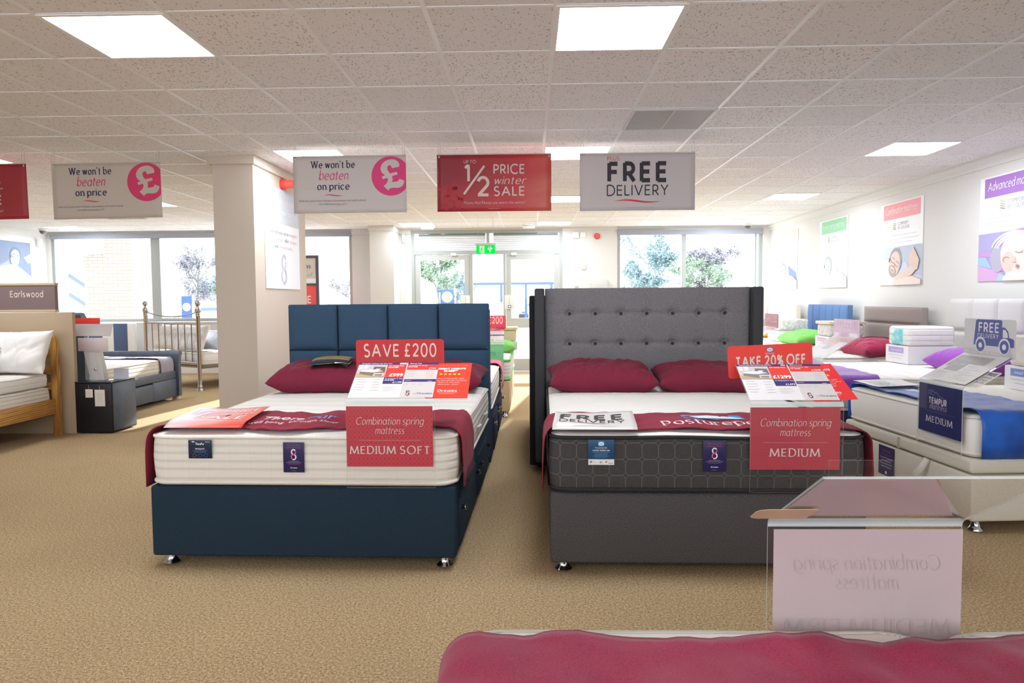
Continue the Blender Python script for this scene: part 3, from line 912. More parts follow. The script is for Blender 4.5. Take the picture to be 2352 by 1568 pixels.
def art_review(w=.21, h=.297):
    P = Print(.0004)
    P.tx(w/2, h*.905, .006, 'WHAT DID OUR CUSTOMERS THINK?', '#ffb3a8', width=w*.82)
    P.tx(w/2, h*.805, .013, '"GREAT NIGHTS', '#ffffff', bold=.05, width=w*.74); P.tx(w/2, h*.740, .013, 'SLEEP"', '#ffffff', bold=.05, width=w*.34)
    for i in range(5): star(P, w*(.28+.11*i), h*.665, .0105, '#f5e02c')
    for i, (t, ww) in enumerate((('"Ive had so many great nights', .72), ('sleep on this mattress and cannot', .86), ('fault it. It was such', .52), ('good value. -eimear', .5))):
        P.tx(w/2, h*(.53-.055*i), .008, t, '#ffe9e4', shear=.2, width=w*ww)
    P.st(w*.5, h*.175, .017, 'Dreams', '#ffffff', 'roman', .14, 'c', width=w*.46)
    P.rect(w*.28, h*.155, w*.74, h*.158, '#ffffff', 2); P.rect(w*.32, h*.115, w*.68, h*.125, '#ffb3a8', 2)
    return P
def art_insert(lines, title, w=.42, h=.297, c='#e3cfc8', thin='#d99a98', brand=None, tw=None):
    P = Print()
    if brand:
        m = [(.24, .80), (.245, .84), (.27, .87), (.30, .86), (.31, .82), (.34, .88), (.39, .82), (.43, .84), (.49, .78), (.60, .74)]
        P.line([(w*a, h*b) for a, b in m], .0022, '#b9b6cc'); P.line([(w*a, h*b) for a, b in ((.24, .79), (.29, .80), (.33, .78), (.38, .78))], .0018, '#b9b6cc')
        P.st(w*.46, h*.60, h*.120, brand, c, 'sans', .19, 'c', width=w*.42, space=.11)
    for t, y, hh, ww in lines: P.st(w*.5-w*(.03 if brand else 0), h*y, h*hh, t, c, 'italic', .072, 'c', width=(w*ww if ww else None))
    P.rect(w*.15, h*.435, w*.86, h*.440, thin)
    P.st(w*.5, h*.215, h*.125, title, c, 'roman', .125, 'c', width=(w*tw if tw else None), space=.15)
    return P
def art_poster(head, hc, pic, w=.97, h=1.0, lines=3):
    """wall poster: coloured title bar, emblem, a few lines, photograph of a sleeper"""
    P = Print(.001)
    P.rect(w*.075, h*.80, w*.94, h*.985, hc, 1)
    hl = head if isinstance(head, list) else [head]
    for i, t in enumerate(hl): P.st(w*.5, h*(.865 if len(hl) == 1 else .905-.085*i), h*(.078 if len(hl) == 1 else .055), t, '#ffffff', 'italic', .09, 'c', 3, width=w*(.75 if len(hl) == 1 else .5))
    for i, c in enumerate(('#e8c27a', '#9fc7a0', '#e6a0a0', '#9a9ab8')):
        P.swoosh(w*.30, w*.40, h*(.745-.022*i), h*.006, h*.016, c, 2)
    P.tx(w*.43, h*.715, h*.040, 'COMFORT', '#b8b8bc', 'l', 2, width=w*.25); P.tx(w*.43, h*.665, h*.040, 'BY COLOUR', '#b8b8bc', 'l', 2, width=w*.27)
    for i, ww in enumerate((.72, .84, .56)[:lines]): P.rect(w*(.5-ww/2), h*(.595-.045*i), w*(.5+ww/2), h*(.603-.045*i), '#d5d2d6', 1)
    pic(P, 0, 0, w, h*.46)
    return P
def face(P, cx, cy, r, rot, skin, shade, hair, l=5, beard=None):
    k = math.radians(rot); c, s = math.cos(k), math.sin(k)
    T = lambda x, y: (cx+(x*c-y*s)*r, cy+(x*s+y*c)*r)
    E = lambda x, y, rx, ry, col, ll, a=0: P.poly([T(x+rx*math.cos(t)*math.cos(a)-ry*math.sin(t)*math.sin(a), y+rx*math.cos(t)*math.sin(a)+ry*math.sin(t)*math.cos(a)) for t in (2*PI*i/24 for i in range(24))], col, ll)
    E(0, .22, .92, 1.02, hair, l); E(.0, -.05, .78, 1.0, skin, l+1)
    if beard: E(.0, -.62, .62, .42, beard, l+2); E(0, -.50, .36, .22, skin, l+3)
    E(-.80, -.05, .13, .22, shade, l+1)
    for sx in (-1, 1):
        P.line([T(sx*.34+.2*math.cos(t), .05-.10*math.sin(t)) for t in (PI*i/8 for i in range(9))], r*.05, shade, l+4)
        P.line([T(sx*.34-.22, .27), T(sx*.34, .33), T(sx*.34+.22, .27)], r*.05, hair, l+4)
    P.line([T(.02, .1), T(.08, -.22), T(-.08, -.25)], r*.05, shade, l+4)
    P.line([T(-.18, -.52), T(0, -.57), T(.18, -.52)], r*.07, shade, l+5)
def pic_man(P, x0, y0, x1, y1):
    X = lambda u: x0+(x1-x0)*u
    Y = lambda v: y0+(y1-y0)*v
    q = lambda pts, c, l: P.poly([(X(u), Y(v)) for u, v in pts], c, l)
    P.rect(x0, y0, x1, y1, '#c9cfdd', 1)
    q([(.45, 1), (1, 1), (1, .2), (.75, .3)], '#b4bccd', 2)
    q([(0, 0), (.5, 0), (.45, .3), (.30, .62), (.16, .70), (0, .62)], '#eef0f6', 3)
    q([(.50, .98), (.86, .98), (.70, .55), (.56, .60)], '#b9c2d0', 3.5)
    face(P, X(.38), Y(.56), (x1-x0)*.165, -28, '#dcc4b8', '#a78f86', '#9a969c', 5, '#b3a29c')
    q([(.82, .95), (.96, .60), (.92, .36), (.74, .44), (.72, .72)], '#dcc2b4', 12); q([(.92, .40), (.78, .46), (.40, .22), (.42, .08), (.80, .24)], '#e0c8bb', 13)
    q([(.38, .12), (.80, .22), (1, .12), (1, 0), (.36, 0)], '#e6d5cb', 14)
def pic_pale(P, x0, y0, x1, y1, hair='#b3bbc6', flip=False, dark='#c8cedd'):
    X = lambda u: x0+(x1-x0)*(1-u if flip else u)
    Y = lambda v: y0+(y1-y0)*v
    q = lambda pts, c, l: P.poly([(X(u), Y(v)) for u, v in (reversed(pts) if flip else pts)], c, l)
    P.rect(x0, y0, x1, y1, '#f1f1f6', 1)
    q([(0, .0), (.55, 0), (.30, .40), (.05, .55), (0, .5)], '#e9ebf3', 2)
    q([(.55, .9), (.95, .60), (1, .3), (.85, .2), (.6, .55)], dark, 2)
    face(P, X(.32), Y(.62), (x1-x0)*.15, -20, '#e9e1de', '#b9b1b4', hair, 4)
    q([(.30, .30), (.60, .52), (.80, .48), (1, .30), (1, 0), (.36, 0)], '#e7e3e4', 10)
def pic_baby(P, x0, y0, x1, y1):
    X = lambda u: x0+(x1-x0)*u
    Y = lambda v: y0+(y1-y0)*v
    q = lambda pts, c, l: P.poly([(X(u), Y(v)) for u, v in pts], c, l)
    P.rect(x0, y0, x1, y1, '#a9a3cf', 1)
    q([(0, 0), (.42, 0), (.36, .18), (.0, .34)], '#d2a9d4', 2); q([(0, .34), (.22, .26), (.12, .52), (0, .5)], '#a4c2ec', 3)
    q([(.02, .52), (.2, .5), (.2, .62), (.02, .62)], '#c39bd0', 3); q([(.3, .0), (.42, 0), (.40, .12), (.33, .14)], '#b5cdf0', 4)
    P.ell(X(.56), Y(.60), (x1-x0)*.36, (y1-y0)*.40, '#c58fc0', 5, 12)
    for i in range(3): P.line(arc(X(.54), Y(.60), (x1-x0)*(.33-.04*i), (y1-y0)*(.37-.05*i), 60, 165), (x1-x0)*.022, '#f0ecf2', 7)
    P.ell(X(.30), Y(.45), (x1-x0)*.10, (y1-y0)*.28, '#b3aec2', 6, 10)
    k = (x1-x0)
    P.ell(X(.60), Y(.46), k*.255, k*.215, '#eedcd0', 8, -24)
    P.ell(X(.46), Y(.37), k*.085, k*.10, '#e2c8bd', 9, 10)
    P.line(arc(X(.62), Y(.60), k*.055, k*.028, 200, 340), k*.010, '#b89a94', 11); P.line(arc(X(.44), Y(.42), k*.045, k*.025, 230, 20), k*.010, '#b89a94', 11)
    P.ell(X(.545), Y(.42), k*.034, k*.026, '#e6c6b8', 10, 30); P.line([(X(.53), Y(.37)), (X(.56), Y(.35)), (X(.585), Y(.37))], k*.010, '#cfa79c', 11)
    P.ell(X(.60), Y(.27), k*.030, k*.022, '#d79c98', 11, -20); P.ell(X(.605), Y(.275), k*.018, k*.010, '#8f7b78', 12, -20)
    P.ell(X(.79), Y(.50), k*.035, k*.055, '#e3cabd', 9, 20)
    q([(.40, .06), (.48, .18), (.64, .17), (.80, .22), (1, .40), (1, 0), (.40, 0)], '#f1e4da', 13)
    q([(.78, 1), (.92, 1), (.88, .8), (.80, .72)], '#d8d4de', 7)
def art_pillar(w, h):
    P = Print(.001)
    P.rect(0, h*.655, w, h, '#c7ccd2', 1)
    P.st(w*.5, h*.855, h*.058, 'When did you last', '#f4f5f6', 'sans', .05, 'c', width=w*.70)
    P.st(w*.13, h*.745, h*.058, 'replace', '#ffffff', 'italic', .09, 'l', width=w*.28); P.tx(w*.45, h*.745, h*.058, 'your mattress?', '#eef0f2', 'l', width=w*.50)
    P.tx(w*.12, h*.545, h*.036, 'Old mattresses can be', '#9a9a9e', 'l', width=w*.53); P.tx(w*.68, h*.545, h*.036, 'unhygienic,', '#f0c4c4', 'l', width=w*.24)
    P.tx(w*.17, h*.475, h*.036, 'uncomfortable,', '#f0c4c4', 'l', width=w*.33); P.tx(w*.53, h*.475, h*.036, 'offer', '#9a9a9e', 'l', width=w*.13); P.tx(w*.69, h*.475, h*.036, 'less support', '#f0c4c4', 'l', width=w*.22)
    P.tx(w*.25, h*.405, h*.036, 'and', '#9a9a9e', 'l', width=w*.09); P.tx(w*.37, h*.405, h*.036, 'reduce sleep quality.', '#f0c4c4', 'l', width=w*.40)
    eight_logo(P, w*.5, h*.20, h*.285, '#b9bdc8', '#f0c0cc', 2, .10)
    return P
def art_tag8(w, h):
    P = Print(.0004)
    P.st(w*.5, h*.885, h*.045, 'When did you last', '#c2507e', 'italic', .10, width=w*.62); P.st(w*.5, h*.805, h*.045, 'replace your mattress', '#c2507e', 'italic', .10, width=w*.70)
    eight_logo(P, w*.5, h*.595, h*.34, '#eceaf0', '#e0518c')
    for i, (ww, c) in enumerate(((.52, '#9a95bb'), (.74, '#9a95bb'), (.56, '#b0537f'))): P.rect(w*(.5-ww/2), h*(.365-.045*i), w*(.5+ww/2), h*(.377-.045*i), c, 1)
    P.st(w*.5, h*.135, h*.042, 'Dreams', '#ffffff', 'roman', .14, width=w*.32); P.rect(w*.40, h*.05, w*.60, h*.058, '#9a95bb')
    return P
def art_tagA(w, h):
    P = Print(.0004)
    P.rect(w*.05, h*.30, w*.95, h*.61, '#27456e', 1); P.rect(w*.06, h*.31, w*.94, h*.60, '#14233f', 1.5)
    P.tx(w*.5, h*.74, h*.12, 'TheraPur', '#ffffff', bold=.01, width=w*.38); P.tx(w*.5, h*.50, h*.06, 'TRANQUILITY', '#ffffff', bold=.02, width=w*.42)
    for i, ww in enumerate((.62, .5, .56)): P.rect(w*(.5-ww/2), h*(.44-.05*i), w*(.5+ww/2), h*(.452-.05*i), '#6c86ad', 2)
    for i, c in enumerate(('#8a6a3a', '#4a6fa8', '#4a6fa8')): P.line(arc(w*(.25+.25*i), h*.16, w*.075, w*.075, 0, 360), h*.018, c, 2)
    P.line([(w*.33, h*.16), (w*.42, h*.16)], h*.012, '#4a6fa8'); P.line([(w*.58, h*.16), (w*.67, h*.16)], h*.012, '#4a6fa8')
    P.rect(w*.16, h*.88, w*.27, h*.94, '#d8d8dc'); P.rect(w*.10, h*.91, w*.14, h*.94, '#c23a3a'); P.tx(w*.83, h*.87, h*.08, 'Active', '#d0d0d6', width=w*.2)
    return P
def badge(P, cx, cy, w, l=2):
    P.rr(cx-w/2, cy-w*.45, cx+w/2, cy+w*.45, w*.12, '#3f97d8', l); P.ell(cx, cy, w*.48, w*.30, '#f2f5f8', l+1)
    P.poly([(cx-w*.36, cy-w*.02), (cx, cy+w*.36), (cx+w*.36, cy-w*.02), (cx, cy-w*.36)], '#f2f5f8', l+2)
    P.tx(cx, cy-w*.09, w*.17, 'Sealy', '#28405e', 'c', l+3, shear=.3, width=w*.62, bold=.02)
def art_tagB(w, h):
    P = Print(.0004)
    P.rect(0, 0, w, h*.225, '#efe9e4', 1)
    badge(P, w*.5, h*.84, w*.23)
    P.st(w*.5, h*.655, h*.055, 'Posturepedic', '#ffffff', 'roman', .10, width=w*.46)
    P.tx(w*.5, h*.555, h*.042, 'POCKET PREMIER 2200', '#ffffff', bold=.02, width=w*.66)
    for i, ww in enumerate((.66, .52, .5, .62, .46)): P.rect(w*(.5-ww/2), h*(.50-.05*i), w*(.5+ww/2), h*(.51-.05*i), '#7fb0cf', 2)
    P.ell(w*.10, h*.12, w*.05, w*.04, '#4a4a86'); P.ell(w*.48, h*.10, w*.04, w*.04, '#b8b2b4'); P.rect(w*.66, h*.09, w*.72, h*.15, '#c2383c'); P.rect(w*.20, h*.11, w*.26, h*.125, '#8d88a0')
    P.st(w*.86, h*.05, h*.045, 'Dreams', '#3a4a88', 'roman', .14, width=w*.2)
    return P
def art_van(w, h):
    """delivery van drawn on the header card"""
    P = Print(.0005); c = '#5d63a0'; pale = '#e6e3e4'
    X = lambda u: w*u
    Y = lambda v: h*v
    q = lambda pts, col, l: P.poly([(X(u), Y(v)) for u, v in pts], col, l)
    q([(.20, .30), (.24, .955), (.27, .985), (.72, .985), (.745, .955), (.745, .30)], c, 1)
    q([(.745, .30), (.745, .80), (.80, .80), (.86, .70), (.88, .54), (.95, .52), (.97, .48), (.97, .30)], c, 1)
    q([(.765, .54), (.765, .74), (.81, .74), (.85, .66), (.86, .54)], pale, 2)
    for cx in (.345, .80):
        P.ell(X(cx), Y(.31), w*.105, w*.105, pale, 3); P.ell(X(cx), Y(.30), w*.083, w*.083, c, 4); P.ell(X(cx), Y(.30), w*.036, w*.036, pale, 5)
    P.st(X(.30), Y(.66), h*.24, 'FREE', pale, 'sans', .13, 'l', 3, width=w*.40); P.st(X(.285), Y(.50), h*.11, 'DELIVERY', pale, 'sans', .09, 'l', 3, width=w*.41)
    for u, v in ((.12, .12), (.52, .12), (.76, .12), (.28, .045)):
        P.line([(X(u), Y(v+.02)), (X(u+.015), Y(v)), (X(u+.04), Y(v+.05))], h*.012, '#d2575a', 3)
    for u, v, ww in ((.18, .12, .30), (.58, .12, .14), (.82, .12, .12), (.34, .045, .40)): P.rect(X(u), Y(v), X(u+ww), Y(v+.015), '#bdbac8', 2)
    return P
# ------------------------------------------------------------------ the room
HC = 2.6706
XL, XR, YB, YF = -9.1, 4.40, 13.4, -3.0
M_WALL = N('painted_wall'); M_WALL.color(M_WALL.ramp(M_WALL.noise(90, 3), [(.3, '#dbdad6'), (.7, '#e2e1dd')])); M_WALL.set(.9, 0, .1); M_WALL.bump(M_WALL.noise(240, 2), .06, .002); M_WALL = M_WALL.m
M_PILLAR = plain('#cfc2b2', .9)
M_FRAME = plain('#a9aeab', .45)
M_FRAMEW = plain('#b6bab6', .45)
M_BLINDBOX = plain('#a6abb8', .6)
M_BEIGE = N('beige_panel'); M_BEIGE.color(M_BEIGE.ramp(M_BEIGE.noise(200, 2), [(.3, '#b3a083'), (.7, '#bda98c')])); M_BEIGE.set(.85, 0, .15); M_BEIGE = M_BEIGE.m

struct('floor', MB().quad((XL, YF, 0), (XR, YF, 0), (XR, YB+.2, 0), (XL, YB+.2, 0)), m_carpet())
struct('ceiling', MB().quad((XL, YF, HC), (XL, YB+.2, HC), (XR, YB+.2, HC), (XR, YF, HC)), m_ceiling())
struct('wall_right', MB().b2(XR, XR+.15, YF, YB+.2, 0, HC+.1), M_WALL)
struct('wall_left', MB().b2(XL-.15, XL, YF, YB+.2, 0, HC+.1), M_WALL)
struct('wall_front', MB().b2(XL, XR, YF-.15, YF, 0, 1.40).b2(XL, XR, YF-.15, YF, 2.60, HC+.1), M_WALL)  # unseen wall; its open band is added to let in fill light
wb = MB()
SILL, HEAD = .985, 2.585
for x0, x1, z0, z1 in ((XL, -9.02, 0, HC+.1), (-9.02, -3.32, 0, SILL), (-9.02, -3.32, 2.625, HC+.1), (-3.32, -2.21, 0, HC+.1), (-2.21, .60, 2.64, HC+.1),
                       (.60, 1.61, 0, HC+.1), (1.61, 4.27, 0, SILL), (1.61, 4.27, 2.615, HC+.1), (4.27, XR, 0, HC+.1)):
    wb.b2(x0, x1, YB, YB+.2, z0, z1)
struct('wall_back', wb, M_WALL)
struct('wall_door_column', MB().b2(-2.853, -2.426, 12.8, YB, 0, HC).b2(-2.87, -2.41, 12.78, YB, HC-.09, HC), M_WALL)
struct('wall_pillar', MB().b2(-2.885, -2.515, 6.55, 8.05, 0, HC).b2(-2.925, -2.49, 6.52, 8.08, HC-.085, HC, .006), M_PILLAR)
# suspended grid
COLS = [.124+.6*c for c in range(-4, 8)] + [-2.576] + [-3.056-.6*k for k in range(0, 11)]
ROWS = [3.34+.6*r for r in range(-10, 17)]
g = MB()
for x in COLS:
    if XL < x < XR: g.b2(x-.012, x+.012, YF, YB, HC-.004, HC+.002)
for y in ROWS:
    if YF < y < YB: g.b2(XL, XR, y-.010, y+.010, HC-.0035, HC+.002)
struct('trim_1', g, plain('#ecebea', .4))
def crown(x, s):   # moulding along a side wall
    pr = [(0, 0), (0, -.10), (.012, -.10), (.018, -.085), (.018, -.06), (.045, -.03), (.055, -.012), (.055, 0)]
    return MB().loft([[(x+s*a, y, HC+b) for a, b in pr] for y in (YF, YB)], True, True, True)
struct('trim_2', crown(XR, -1), M_WALL); struct('trim_3', crown(XL, 1), M_WALL)
struct('trim_4', MB().b2(-3.32, -2.87, YB-.03, YB, HC-.10, HC).b2(-2.41, -2.21, YB-.03, YB, HC-.10, HC).b2(.60, 1.61, YB-.03, YB, HC-.06, HC), M_WALL)
bb = MB()
for x0, x1 in ((XL, -2.87), (-2.41, -2.21), (.60, XR)): bb.b2(x0, x1, YB-.015, YB, 0, .10)
struct('baseboard_back', bb, plain('#ebe9e4', .5))
struct('baseboard_right', MB().b2(XR-.015, XR, YF, YB-.015, 0, .10), plain('#ebe9e4', .5))

# windows
def window(name, x0, x1, z0, z1, mull, boxdrop, sill=True, label=None):
    w = bpy.data.objects.new(name, None); COL.objects.link(w); w['kind'] = 'structure'; w.location = ((x0+x1)/2, YB+.06, z0)
    cx = (x0+x1)/2
    f = MB(); t = .055
    f.b2(x0-cx, x0-cx+t, -.04, .04, 0, z1-z0).b2(x1-cx-t, x1-cx, -.04, .04, 0, z1-z0).b2(x0-cx+.002, x1-cx-.002, -.038, .038, .002, t).b2(x0-cx+.002, x1-cx-.002, -.038, .038, z1-z0-t, z1-z0-.002)
    for m, mw in mull: f.b2(m-cx-mw/2, m-cx+mw/2, -.045, .045, .003, z1-z0-.003)
    f.build('window_frame', M_FRAME, w)
    xs = [x0+t] + [m for m, _ in mull] + [x1-t]
    for i in range(len(xs)-1):
        a = xs[i]+(0 if i == 0 else mull[i-1][1]/2); b = xs[i+1]-(0 if i == len(xs)-2 else mull[i][1]/2)
        MB().quad((a-cx, 0, t), (b-cx, 0, t), (b-cx, 0, z1-z0-t), (a-cx, 0, z1-z0-t)).build('pane', M_GLASS, w, angle=0)
    MB().b2(x0-cx, x1-cx, -.10, -.02, z1-z0-boxdrop, z1-z0, .004).build('blind_box', M_BLINDBOX, w)
    if sill: MB().b2(x0-cx-.03, x1-cx+.03, -.13, .04, -.03, 0, .006).build('window_sill', plain('#eceae6', .5), w)
    return w
window('window_1', -9.02, -3.32, SILL, 2.625, [(-7.04, .17), (-5.15, .12)], .085)
window('window_2', 1.61, 4.27, SILL, 2.615, [(2.835, .075), (4.15, .03)], .10)

# entrance
d = bpy.data.objects.new('door_1', None); COL.objects.link(d); d['kind'] = 'structure'; d.location = (0, YB+.05, 0)
X0, X1 = -2.21, .60
fr = MB()
for a, b, c, e in ((X0, X0+.06, 0, 2.64), (X1-.06, X1, 0, 2.64), (X0, X1, 2.58, 2.64), (X0, X1, 2.19, 2.265), (-.81, -.755, 2.265, 2.58), (-1.125, -1.07, 0, 2.19), (-.50, -.455, 0, 2.19), (-1.07, -.50, 0, .09), (-1.07, -.50, .95, 1.02)):
    k_ = .001*len(fr.v)/8; fr.b2(a+.0003*k_, b-.0003*k_, -.05+k_, .05-k_, c+.2*k_, e-.2*k_)
fr.build('door_frame', M_FRAME, d)
for a, b in ((-1.07, -.50),):
    MB().quad((a, 0, .09), (b, 0, .09), (b, 0, .95), (a, 0, .95)).build('pane', M_GLASS, d, angle=0)
    MB().quad((a, 0, 1.02), (b, 0, 1.02), (b, 0, 2.19), (a, 0, 2.19)).build('pane', M_GLASS, d, angle=0)
for a, b in ((X0+.06, -.81), (-.755, X1-.06)):
    sh = MB()
    for k in range(8): sh.b2(a+.07, b-.02, .04+.004*(k % 2), .055, 2.275+.034*k, 2.275+.034*k+.031, .004, 1)
    sh.build('shutter', plain('#e8e9ec', .5), d)
    MB().b2(a+.07, b-.02, .03, .06, 2.545, 2.58).build('shutter_box', plain('#8d9a9c', .5), d)
    MB().quad((a, 0, 2.265), (b, 0, 2.265), (b, 0, 2.58), (a, 0, 2.58)).build('pane', M_GLASS, d, angle=0)
for a, b, hx in ((X0+.065, -1.13, -1.21), (-.45, X1-.065, -.39)):
    leaf = MB(); t = .095
    leaf.b2(a, a+t, -.03, .03, .01, 2.185).b2(b-t, b, -.03, .03, .01, 2.185).b2(a+.002, b-.002, -.028, .028, 2.185-t, 2.183).b2(a+.002, b-.002, -.028, .028, .012, .24).b2(a+.002, b-.002, -.028, .028, .82, 1.0)
    lo = leaf.build('door_leaf', M_FRAMEW, d)
    MB().quad((a+t, 0, 1.0), (b-t, 0, 1.0), (b-t, 0, 2.185-t), (a+t, 0, 2.185-t)).build('pane', M_GLASS, lo, angle=0)
    MB().quad((a+t, 0, .24), (b-t, 0, .24), (b-t, 0, .82), (a+t, 0, .82)).build('pane', M_GLASS, lo, angle=0)
    pp = MB().b2(hx-.09, hx+.09, -.045, -.03, 1.17, 1.43, .004).build('push_plate', plain('#dfe0dc', .4), lo)
    P = Print(.001)
    for i, ch in enumerate('PUSH'): P.tx(.09, .205-.035*i, .022, ch, '#7c8088')
    P.rect(.06, .02, .12, .075, '#41598a'); P.ell(.09, .048, .02, .02, '#ffffff', 2)
    P.build('lettering', lambda x, y, l: (hx-.09+x, -.046-l, 1.17+y), pp)
    MB().b2(b-.34 if a < -1 else a+.10, b-.24 if a < -1 else a+.20, -.07, -.03, 2.165, 2.215, .004).build('closer', plain('#f0f0ee', .5), lo)

# ------------------------------------------------------------------ ceiling fittings
M_LED = N('led_diffuser'); M_LED.color('#ffffff'); M_LED.b.inputs['Emission Color'].default_value = (.97, .985, 1.0, 1); M_LED.b.inputs['Emission Strength'].default_value = 27.0; M_LED = M_LED.m
def led(x0, y0, label):
    t = thing('ceiling_light', label, 'ceiling light', (x0+.3, y0+.3, HC), 0, 'recessed square ceiling lights')
    f = MB(); a, b = .3, .280
    for p, q, r_, s in ((-a, -b, -a, a), (b, a, -a, a), (-b, b, -a, -b), (-b, b, b, a)): f.b2(p, q, r_, s, -.008, .0)
    f.build('frame', plain('#efece8', .5), t)
    MB().quad((-b, -b, -.006), (-b, b, -.006), (b, b, -.006), (b, -b, -.006)).build('diffuser', M_LED, t, angle=0)
    return t
cx = lambda c: .124+.6*c
ry = lambda r: 3.34+.6*r
led(-2.276, ry(0), 'square lit ceiling panel nearest the camera above the blue bed')
led(cx(0), ry(0), 'square lit ceiling panel nearest the camera above the charcoal bed')
led(-2.276, ry(5), 'square lit ceiling panel beside the beige pillar, partly behind the white price-promise banner')
led(cx(0), ry(5), 'square lit ceiling panel showing between the red sale and free delivery banners')
led(cx(5), ry(5), 'square lit ceiling panel high in front of the purple-titled poster')
led(cx(0), ry(10), 'square lit ceiling panel mostly hidden between the lower edges of two banners')
led(cx(5), ry(10), 'square lit ceiling panel level with the red-titled and green-titled posters')
led(-2.276, ry(15), 'square lit ceiling panel just in front of the entrance column')
led(cx(0), ry(15), 'square lit ceiling panel above the entrance doors and exit sign')
led(cx(5), ry(15), 'square lit ceiling panel in front of the window at the end of the poster wall')
led(-5.456, ry(5), 'square lit ceiling panel behind the cropped red banner at the frame edge')
led(-5.456, ry(10), 'square lit ceiling panel just beside the lower edge of the price-promise banner')
led(-8.456, ry(15), 'square lit ceiling panel beside the window at the far wall corner')
v = thing('ceiling_vent', 'grey slatted air vent tile set in the ceiling above the free delivery banner', 'air vent', (cx(1)+.3, ry(3)+.3, HC))
MB().b2(-.295, .295, -.295, .295, -.005, -.001).build('backing', plain('#8f8d8d', .6), v)
s = MB()
for i in range(30): s.b2(-.275, .275, -.275+.0186*i, -.275+.0186*i+.009, -.012, -.005)
s.build('slats', plain('#c9c6c4', .5), v)
f = MB()
for p, q, r_, s_ in ((-.297, -.277, -.297, .297), (.277, .297, -.297, .297), (-.277, .277, -.297, -.277), (-.277, .277, .277, .297), (-.006, .006, -.277, .277)): f.b2(p, q, r_, s_, -.014, 0)
f.build('frame', plain('#d2cfcd', .5), v)
v2 = thing('ceiling_vent', 'grey air vent tile in the far ceiling below the price-promise banner edge', 'air vent', (-6.056+.3-.6, ry(12.35)+.3, HC))
MB().b2(-.297, .297, -.297, .297, -.010, 0).build('backing', plain('#a7a9ae', .6), v2)
s = MB()
for i in range(14): s.b2(-.28, .28, -.28+.04*i, -.28+.04*i+.02, -.016, -.010)
s.build('slats', plain('#b9bbc0', .5), v2)
def lathe_thing(name, label, cat, loc, prof, m, group=None, up=False):
    o = MB().lathe(prof, 24).build(name, m, None, loc)
    return tag(o, label, cat, group)
lathe_thing('smoke_detector', 'round cream smoke detector on the ceiling above the cropped red banner', 'smoke detector', (-4.72, 6.28, HC), [(.01, -.05), (.055, -.045), (.085, -.022), (.09, -.008), (.09, 0)], plain('#e9e2da', .5))
lathe_thing('smoke_detector', 'round white smoke detector on the ceiling behind the free delivery banner', 'smoke detector', (1.02, 6.9, HC), [(.01, -.045), (.05, -.04), (.08, -.02), (.085, -.006), (.085, 0)], plain('#f1eee9', .5))
for x, lb in ((-1.83, 'small white box sensor under the ceiling above the door with the bus sign'), (-.02, 'small white box sensor under the ceiling above the door nearest the charcoal bed')):
    o = MB().box(0, 0, -.03, .22, .12, .06, .012).build('door_sensor', plain('#f1f1ee', .5), None, (x, 12.9, HC)); tag(o, lb, 'sensor')
def dome(loc, lb):
    t = thing('security_camera', lb, 'security camera', loc)
    MB().lathe([(.06, -.035), (.065, -.03), (.065, 0)], 20).build('housing', plain('#dcdcda', .4), t)
    MB().lathe([(.004, -.095), (.03, -.088), (.05, -.06), (.052, -.034)], 20).build('dome', plain('#59534f', .15, 0, .6), t)
dome((-8.72, 12.75, HC), 'white dome camera on the ceiling in the corner near the couple poster')
dome((3.90, 13.1, HC), 'white dome camera on the ceiling near the poster wall corner')

# ------------------------------------------------------------------ hanging banners
def banner(label, xc, y, zt, w, h, bg, art, rz=0.0, roll=0.0, seed=0, wires=(1, 1)):
    t = thing('hanging_banner', label, 'banner', (xc, y, zt), rz, 'sale banners hung from the ceiling')
    bow = lambda x, z: .0016*math.sin(z/h*2.6+seed)+.001*math.sin(x*4+seed)
    rr_ = lambda x, z: (x*math.cos(roll)-z*math.sin(roll), x*math.sin(roll)+z*math.cos(roll))
    def F(x, z, l=0.0):
        X_, Z_ = rr_(x-w/2, z-h); return (X_, bow(x, z)-l, Z_)
    o = MB().grid(lambda u, v: F(u*w, v*h), 18, 12).build('sheet', bg, t, angle=80)
    sm = o.modifiers.new('card', 'SOLIDIFY'); sm.thickness = .0015; sm.offset = 0
    art.build('lettering', lambda x, y_, l: F(x, y_, .0022+l), o)
    for q, u in zip(wires, (.02, .98)):
        P = Print(); P.ell(u*w, h*.955, .006, .006, '#f4f2ee', 4, n=14); P.build('eyelet', lambda x, y_, l: F(x, y_, .0012+l), o)
        a = F(u*w, h*.955, .004)
        top = HC-zt
        if top > .02: MB().tube([a, (a[0]-.012, a[1]-.004, a[2]+.05), (a[0]-.006, a[1], top-.02), (a[0]+.004, a[1], top), (a[0]+.012, a[1], top-.02), (a[0]+.010, a[1], a[2]+.05), a], .0016, 5).build('wire', plain('#b9b5b1', .5), t)
    r_ = MB().tube([F(0, h, 0), F(w, h, 0)], .005, 8).build('rail', plain('#cfc9c6', .4), t)
    return t
BW, BH = .975, .482
M_RB = m_gradient_card('sale_banner_ink', '#8f2630', '#c2353b', '#cf6f58')
M_RB2 = m_gradient_card('sale_banner_ink_dark', '#8d2129', '#9a262c', '#a62c30')
banner('white banner promising not to be beaten on price, beside the beige pillar front', -1.543, 6.2, 2.578, BW, BH, plain('#cfc6c1', .5), art_beaten(BW, BH, '#cfc6c1', '#dc3f7d'), 0, .002, 1)
banner('red half price winter sale banner hanging over the aisle between the beds', -.303, 6.2, 2.579, BW, BH, M_RB, art_half(BW, BH), 0, -.002, 2)
banner('white banner reading free delivery above the charcoal headboard', .913, 6.2, 2.573, BW, BH, plain('#cdc3c1', .5), art_free(BW, BH), 0, 0, 3)
